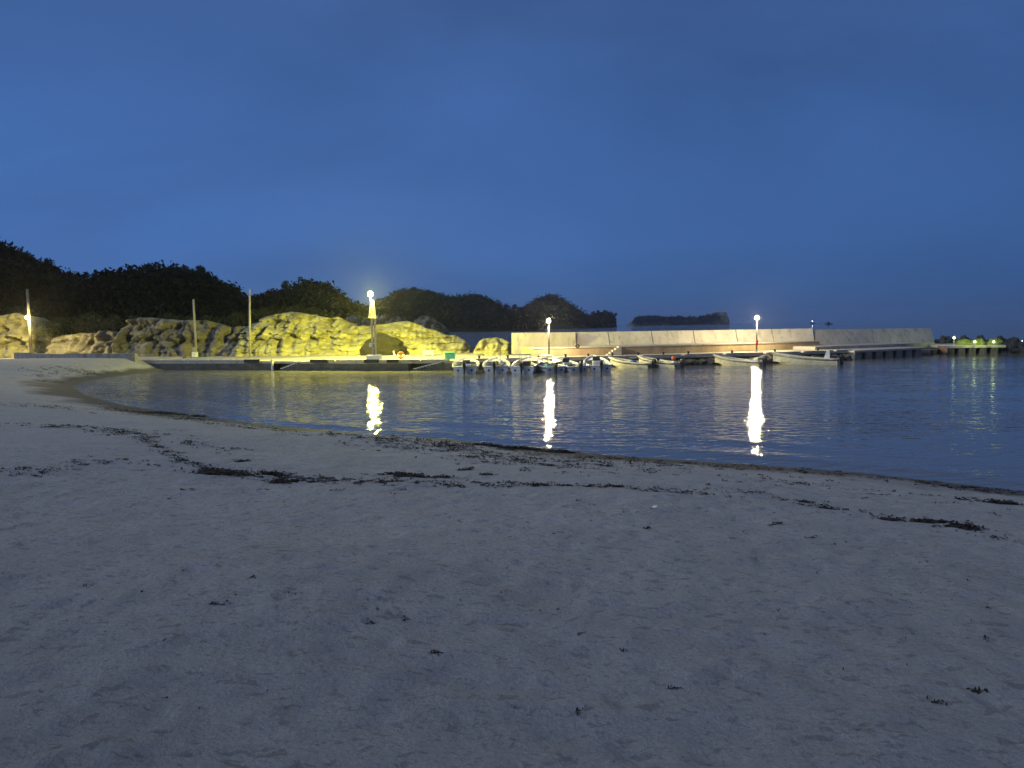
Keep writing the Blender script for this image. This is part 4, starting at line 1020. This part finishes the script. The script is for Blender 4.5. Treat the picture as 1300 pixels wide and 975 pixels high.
for i, (px, py, lb) in enumerate([(1212, 429, 'small glowing marker lamp, highest of three on the end pier'), (1238.5, 434, 'small glowing marker lamp, middle of three on the end pier'), (1262.5, 434, 'small glowing marker lamp, last of three on the end pier')]):
    x, y = at(px, 438.5, Z_Q+.1); y += .15; z = atY(px, py, y)[1]
    o = empty('marker_lamp', (x, y, Z_Q+.1), lb, 'lamp', 'marker lamps on the end pier')
    MB().tube((0, 0, 0), (0, 0, z-Z_Q-.2), .04).build('post', M['steel'], o); MB().ball((0, 0, z-Z_Q-.1), .12).build('lamp_globe', ES, o, True)
    lamp_light((0, -.35, z-Z_Q+.35), 75, (.85, 1.0, .30), (R(40), 0, 0), 150, o, radius=.08)
    MB().lathe((0, 0, z-Z_Q-.1), [(0, .18), (.1, .17), (.1, .13), (0, .13)], 10).build('lamp_cap', M['steel'], o)
x, z = atY(1298.5, 433, 82); o = empty('beacon', (x, 82, .3), 'tiny white beacon light at the right frame edge', 'beacon')
MB().tube((0, 0, -.5), (0, 0, z-.35), .05).build('post', M['steel'], o); MB().ball((0, 0, z-.3), .10).build('lamp_globe', emis('beacon_glow', (.8, .9, 1), 4), o, True)
# far vessels on the horizon
def vessel(px, Y, s, label, light):
    x, _ = atY(px, 407, Y); o = empty('fishing_boat', (x, Y, 0), label, 'fishing boat', 'fishing boats on the horizon')
    mb = MB(); mb.add([(-5*s, -1.4*s, 1.1*s), (4*s, -1.4*s, .9*s), (5.5*s, 0, 1.5*s), (4*s, 1.4*s, .9*s), (-5*s, 1.4*s, 1.1*s), (-4.6*s, -1*s, -.4*s), (3.5*s, -1*s, -.4*s), (4.6*s, 0, -.4*s), (3.5*s, 1*s, -.4*s), (-4.6*s, 1*s, -.4*s)],
        [(0, 1, 2, 3, 4), (9, 8, 7, 6, 5)]+[(i, i+5, (i+1) % 5+5, (i+1) % 5) for i in range(5)]); mb.build('hull', M['black'], o)
    MB().box(-2.2*s, .8*s, -.9*s, .9*s, 1.0*s, 2.8*s, b=.2).build('wheelhouse', M['black'], o)
    MB().tube((-1*s, 0, 2.8*s), (-1*s, 0, 4.5*s), .08*s).build('mast', M['black'], o)
    if light: MB().ball((-1*s, 0, 4.6*s), .75).build('deck_light', emis('ship_light', (.85, .92, 1), 6), o, True)
vessel(1032, 1300, .9, 'distant fishing boat showing one white light on the horizon', True)
vessel(1052.5, 900, .9, 'dark distant fishing boat silhouetted on the horizon', False)

# ------------------------------------------------------------------ seaweed and litter on the sand
def ground_at(px, py):
    d = ray(px, py); t = np.arange(1.5, 80, .02)
    X = d[0]*t; Y = d[1]*t; Z = CAMZ+d[2]*t
    g = ground_h(X, Y, False); k = np.argmax(Z < g+.0)
    return X[k], Y[k], max(g[k], 0.0)
def ribbons(n, w, d, hgt, r, size=.05):
    """curled seaweed ribbons lying in a w x d patch"""
    V = []; Q = []
    for _ in range(n):
        x = r.normal()*w*.24; y = r.normal()*d*.24; a = r.uniform(0, 6.28) if r.random() < .4 else r.normal()*.5
        l = size*r.uniform(.6, 2.6); wd = size*r.uniform(.15, .45); z = abs(r.normal())*hgt*.4*math.exp(-(x/w)**2*6)
        m0 = 5; cx, cy = x, y
        base = len(V)
        for k in range(m0):
            a += r.normal()*.5; cx += math.cos(a)*l/m0; cy += math.sin(a)*l/m0; zz = z+.003+min(.012, size*.18)*abs(r.normal())
            nx, ny = -math.sin(a)*wd/2, math.cos(a)*wd/2
            V += [(cx+nx, cy+ny, zz), (cx-nx, cy-ny, max(.003, zz+r.normal()*.008))]
        for k in range(m0-1): q_ = base+2*k; Q.append((q_, q_+1, q_+3, q_+2))
    return V, Q
def weed_clump(px, py, w_px, label, group, seed, thick=1.0, n=None):
    x, y, z = ground_at(px, py); r = np.random.default_rng(seed)
    w = w_px/F*y*(.75 if y < 8 else 1); d = w*.4+.02; hgt = min(.09, w*.12)*thick
    V = []; Q = []
    # lumpy low body
    nx_, ny_ = 26, 12
    for j in range(ny_):
        for i in range(nx_):
            u = i/(nx_-1)*2-1; v = j/(ny_-1)*2-1
            k = max(0, 1-(u*u+v*v)+.55*mnoise.noise((u*2.6+seed, v*2.6, 0))+.3*mnoise.noise((u*7+seed, v*7, 0)))
            V.append((u*w/2, v*d/2, hgt*min(1, k*1.2)*(.7+.5*mnoise.noise((u*9, v*9, seed)))-min(.012, w*.06)))
    for j in range(ny_-1):
        for i in range(nx_-1): a = j*nx_+i; Q.append((a, a+1, a+1+nx_, a+nx_))
    V2, Q2 = ribbons(n or int(2+w*(60 if w < .4 else 150)), w*1.15, d*1.0, hgt*.9, r, size=min(.16, .005*y+w*.02)); o = len(V)
    V += V2; Q += [tuple(i+o for i in q_) for q_ in Q2]
    V = np.array(V); V[:, 2] += ground_h(V[:, 0]+x, V[:, 1]+y, y < 14)-z
    ob = npmesh('seaweed_clump', V, Q, M['weed']); ob.location = (x, y, z)
    return tag(ob, label, 'seaweed', group)
big = [(206, 525, 50, 'long dark seaweed heap at the water edge on the left'), (254, 529, 22, 'short dark seaweed heap right of the long left one'),
       (357, 539, 30, 'thin seaweed streak on the waterline left of the lamp reflection'),
       (662, 570, 62, 'thickest seaweed heap on the water edge at the middle lamp reflection'), (618, 566, 36, 'flat dark seaweed heap left of the thickest one'),
       (572, 566, 20, 'small seaweed heap at the water edge below the bay'), (708, 574, 44, 'tapering seaweed streak right of the thickest heap'),
       (275, 601, 60, 'dark seaweed strand in the curved wrack line, its left part'), (347, 603, 36, 'flat seaweed patch above the curved wrack line'),
       (308, 586, 24, 'small flat seaweed patch inside the curve of the wrack line'), (360, 612, 46, 'narrow seaweed strand in the wrack line middle'),
       (508, 603, 36, 'humped seaweed clump in mid beach'), (521, 606, 50, 'low seaweed strand just below the humped clump'), (560, 606, 32, 'ragged seaweed clump right of the humped clump'),
       (617, 604, 22, 'small seaweed clump below the thickest heap'), (590, 597, 24, 'small dark seaweed streak below the flat heap'),
       (1055, 647, 40, 'dark seaweed clump on the right beach slope'), (1022, 639, 26, 'thin seaweed streak left of the right slope clump'),
       (1222, 671, 52, 'largest dark seaweed strand at the right edge of the beach'), (1180, 664, 56, 'faint seaweed strand leading to the largest right strand'), (1130, 659, 40, 'thin left tail of the right seaweed strand'), (1262, 682, 20, 'small seaweed scrap right of the largest right strand'),
       (1025, 684, 10, 'single black seaweed scrap below the right slope clump'), (981, 667, 13, 'seaweed scrap left on the right slope'),
       (820, 672, 12, 'small black seaweed scrap in the middle of the beach'), (1218, 635, 18, 'wet seaweed clump near the water at the right'), (1270, 640, 50, 'wet seaweed band near the water at the right edge'),
       (553, 833, 16, 'black twiggy scrap in the near sand left of centre'), (466, 790, 9, 'small black chip on the near sand'), (315, 737, 8, 'tiny black chip on the sand left of centre'), (283, 767, 14, 'faint dark weed scrap on the near left sand'),
       (735, 809, 9, 'small dark chip on the sand right of centre'), (790, 828, 10, 'dark chip beside a footprint right of centre'), (1187, 892, 26, 'ragged dark weed scrap in the near right sand'), (1240, 882, 24, 'humped dark weed scrap at the near right'), (735, 905, 9, 'dark chip low in the near sand'), (850, 873, 18, 'thin dark twig in the near sand'), (1250, 813, 8, 'tiny dark chip at the right of the near sand'), (509, 781, 12, 'pair of dark specks on the near sand'), (107, 744, 8, 'dark speck on the far left near sand')]
for i, (px, py, w, lb) in enumerate(big): weed_clump(px, py, w, lb, 'seaweed left along the beach', 400+i, 1.0)
for i, px in enumerate(np.linspace(425, 780, 12)):
    weed_clump(px+random.uniform(-8, 8), 612+min(5, (px-425)*.03)+random.uniform(-1.5, 1.5), random.uniform(12, 30), 'short thin seaweed scrap in the long straight wrack line', 'scraps of the straight wrack line', 470+i, .5)
# fine litter: one stuff object
lines = [([(x, y+5) for x, y in SHPX[:11]], 420, 12, 4), ([(470, 560), (560, 572), (660, 584), (760, 592)], 260, 40, 11), ([(120, 548), (175, 552), (200, 568), (235, 586), (270, 598), (330, 606), (420, 611)], 300, 9, 5),
         ([(0, 600), (60, 600), (120, 585), (190, 590)], 50, 22, 6), ([(10, 540), (110, 543), (160, 548)], 40, 14, 3), ([(180, 545), (230, 560), (300, 575)], 30, 20, 8),
         ([(480, 556), (560, 566), (640, 580), (760, 590), (860, 592)], 170, 24, 8), ([(60, 470), (130, 478), (110, 466), (40, 486)], 60, 30, 6), ([(0, 512), (80, 518), (200, 525), (300, 535)], 60, 20, 3),
         ([(420, 611), (620, 614), (780, 618), (900, 628)], 120, 20, 3), ([(760, 582), (900, 600), (1060, 618), (1300, 650)], 90, 30, 8), ([(900, 622), (1010, 636), (1100, 655), (1200, 668), (1300, 690)], 80, 24, 5),
         ([(200, 640), (500, 640), (900, 660), (1250, 720)], 60, 150, 40), ([(50, 740), (400, 760), (800, 760), (1250, 780)], 34, 160, 45), ([(100, 880), (650, 890), (1200, 880)], 16, 160, 60)]
V = []; Q = []; r = np.random.default_rng(99)
for P, n, sx, sy in lines:
    P = np.array(P, float); sl = np.r_[0, np.cumsum(np.hypot(*np.diff(P, axis=0).T))]
    for _ in range(n):
        s_ = r.uniform(0, sl[-1]); px = np.interp(s_, sl, P[:, 0])+r.normal()*sx*.5; py = np.interp(s_, sl, P[:, 1])+r.normal()*sy*.5
        x, y, z = ground_at(px, py)
        if z < .02: continue
        v2, q2 = ribbons(r.integers(2, 9) if y > 9 else 1, .004*y*r.uniform(.3, 1.6)+.0010*y*y, .003*y, .015, r, size=.0028*y*r.uniform(.5, 1.7)); o = len(V)
        v2 = np.array(v2); v2[:, 0] += x; v2[:, 1] += y; v2[:, 2] += ground_h(v2[:, 0], v2[:, 1], y < 14)
        V += v2.tolist(); Q += [tuple(i+o for i in q_) for q_ in q2]
tag(npmesh('seaweed_litter', V, Q, M['weed']), 'fine scraps of dried seaweed scattered over the sand', kind='stuff')
x, y, z = ground_at(832, 645); tag(boulder('shell', (x, y, z+.012), (.035, .025, .018), M['shell'], 'x', 'shell', 8, .3, 3), 'small white shell on the sand in mid beach', 'shell')

# ------------------------------------------------------------------ world, twilight light
w = bpy.data.worlds.new('World'); scene.world = w; w.use_nodes = True
nt = w.node_tree; L = nt.links.new; bg = nt.nodes['Background']
SUN_EL, SUN_AZ = -2.5, 200.0
sky = N(nt, 'ShaderNodeTexSky'); sky.sky_type = 'NISHITA'; sky.sun_disc = False; sky.sun_elevation = R(SUN_EL); sky.sun_rotation = R(SUN_AZ); sky.air_density = 1.6; sky.dust_density = .6; sky.ozone_density = 4.0
tc = N(nt, 'ShaderNodeTexCoord')
# soft overcast layers modulating the twilight
mp = N(nt, 'ShaderNodeMapping'); mp.inputs['Scale'].default_value = (.9, .9, 2.3); mp.inputs['Rotation'].default_value = (R(8), R(-7), 0); L(tc.outputs['Generated'], mp.inputs[0])
cn = N(nt, 'ShaderNodeTexNoise', Scale=1.9, Detail=6, Roughness=.5, Distortion=.5); L(mp.outputs[0], cn.inputs['Vector'])
cm = N(nt, 'ShaderNodeMapRange'); L(cn.outputs['Fac'], cm.inputs[0]); cm.inputs[1].default_value = .3; cm.inputs[2].default_value = .7; cm.inputs[3].default_value = .0; cm.inputs[4].default_value = 1.0
sp_ = N(nt, 'ShaderNodeSeparateXYZ'); L(tc.outputs['Generated'], sp_.inputs[0])
# cloud-deck colour by elevation
er = N(nt, 'ShaderNodeValToRGB'); em = N(nt, 'ShaderNodeMapRange'); L(sp_.outputs['Z'], em.inputs[0]); em.inputs[1].default_value = 0.0; em.inputs[2].default_value = 1.0; L(em.outputs[0], er.inputs[0])
e = er.color_ramp.elements; e[0].position = 0; e[0].color = (.040, .110, .290, 1); e[1].position = 1; e[1].color = (.13, .155, .225, 1)
for p_, c_ in ((.10, (.043, .120, .330, 1)), (.25, (.040, .108, .300, 1)), (.42, (.040, .090, .240, 1)), (.6, (.10, .135, .24, 1))): k = er.color_ramp.elements.new(p_); k.color = c_
# lighter at the left, darker at the right
xr = N(nt, 'ShaderNodeMapRange'); L(sp_.outputs['X'], xr.inputs[0]); xr.inputs[1].default_value = -.6; xr.inputs[2].default_value = .6; xr.inputs[3].default_value = 1.14; xr.inputs[4].default_value = .80
vm = N(nt, 'ShaderNodeVectorMath', _operation='SCALE'); L(er.outputs[0], vm.inputs[0]); L(xr.outputs[0], vm.inputs['Scale'])
cl = N(nt, 'ShaderNodeMapRange'); L(cm.outputs[0], cl.inputs[0]); cl.inputs[3].default_value = .80; cl.inputs[4].default_value = 1.20
vm2 = N(nt, 'ShaderNodeVectorMath', _operation='SCALE'); L(vm.outputs[0], vm2.inputs[0]); L(cl.outputs[0], vm2.inputs['Scale'])
vs = N(nt, 'ShaderNodeVectorMath', _operation='SCALE'); L(sky.outputs[0], vs.inputs[0]); vs.inputs['Scale'].default_value = .1
va = N(nt, 'ShaderNodeVectorMath', _operation='ADD'); L(vs.outputs[0], va.inputs[0]); L(vm2.outputs[0], va.inputs[1])
L(va.outputs[0], bg.inputs['Color']); bg.inputs['Strength'].default_value = 1.08
sl_ = bpy.data.lights.new('dusk_light', 'SUN'); sl_.energy = 1.4; sl_.angle = R(28); sl_.color = (.74, .84, 1.0)
so = bpy.data.objects.new('dusk_light', sl_); COL.objects.link(so); so.rotation_euler = (R(58), R(0), R(-62)); so.location = (0, -20, 30)

# ------------------------------------------------------------------ sea air
HAZE = True
if HAZE:
    m, nt, b = newmat('sea_haze'); nt.nodes.remove(b)
    pv = N(nt, 'ShaderNodeVolumePrincipled'); pv.inputs['Density'].default_value = .00014; pv.inputs['Color'].default_value = (.9, .93, 1, 1); pv.inputs['Anisotropy'].default_value = .8
    nt.links.new(pv.outputs[0], nt.nodes['Material Output'].inputs['Volume'])
    hz_ = MB().box(-7500, 7500, -7500, 9000, -4.5, 140).build('haze', m); tag(hz_, 'thin sea haze filling the evening air', kind='stuff')

# ------------------------------------------------------------------ render settings
scene.view_settings.view_transform = 'Standard'; scene.view_settings.look = 'None'; scene.view_settings.exposure = 0; scene.view_settings.gamma = 1
scene.render.engine = 'CYCLES'
scene.cycles.use_denoising = True
scene.cycles.sample_clamp_indirect = 6
scene.cycles.max_bounces = 6; scene.cycles.diffuse_bounces = 3; scene.cycles.glossy_bounces = 3; scene.cycles.volume_bounces = 2
scene.cycles.use_light_tree = True
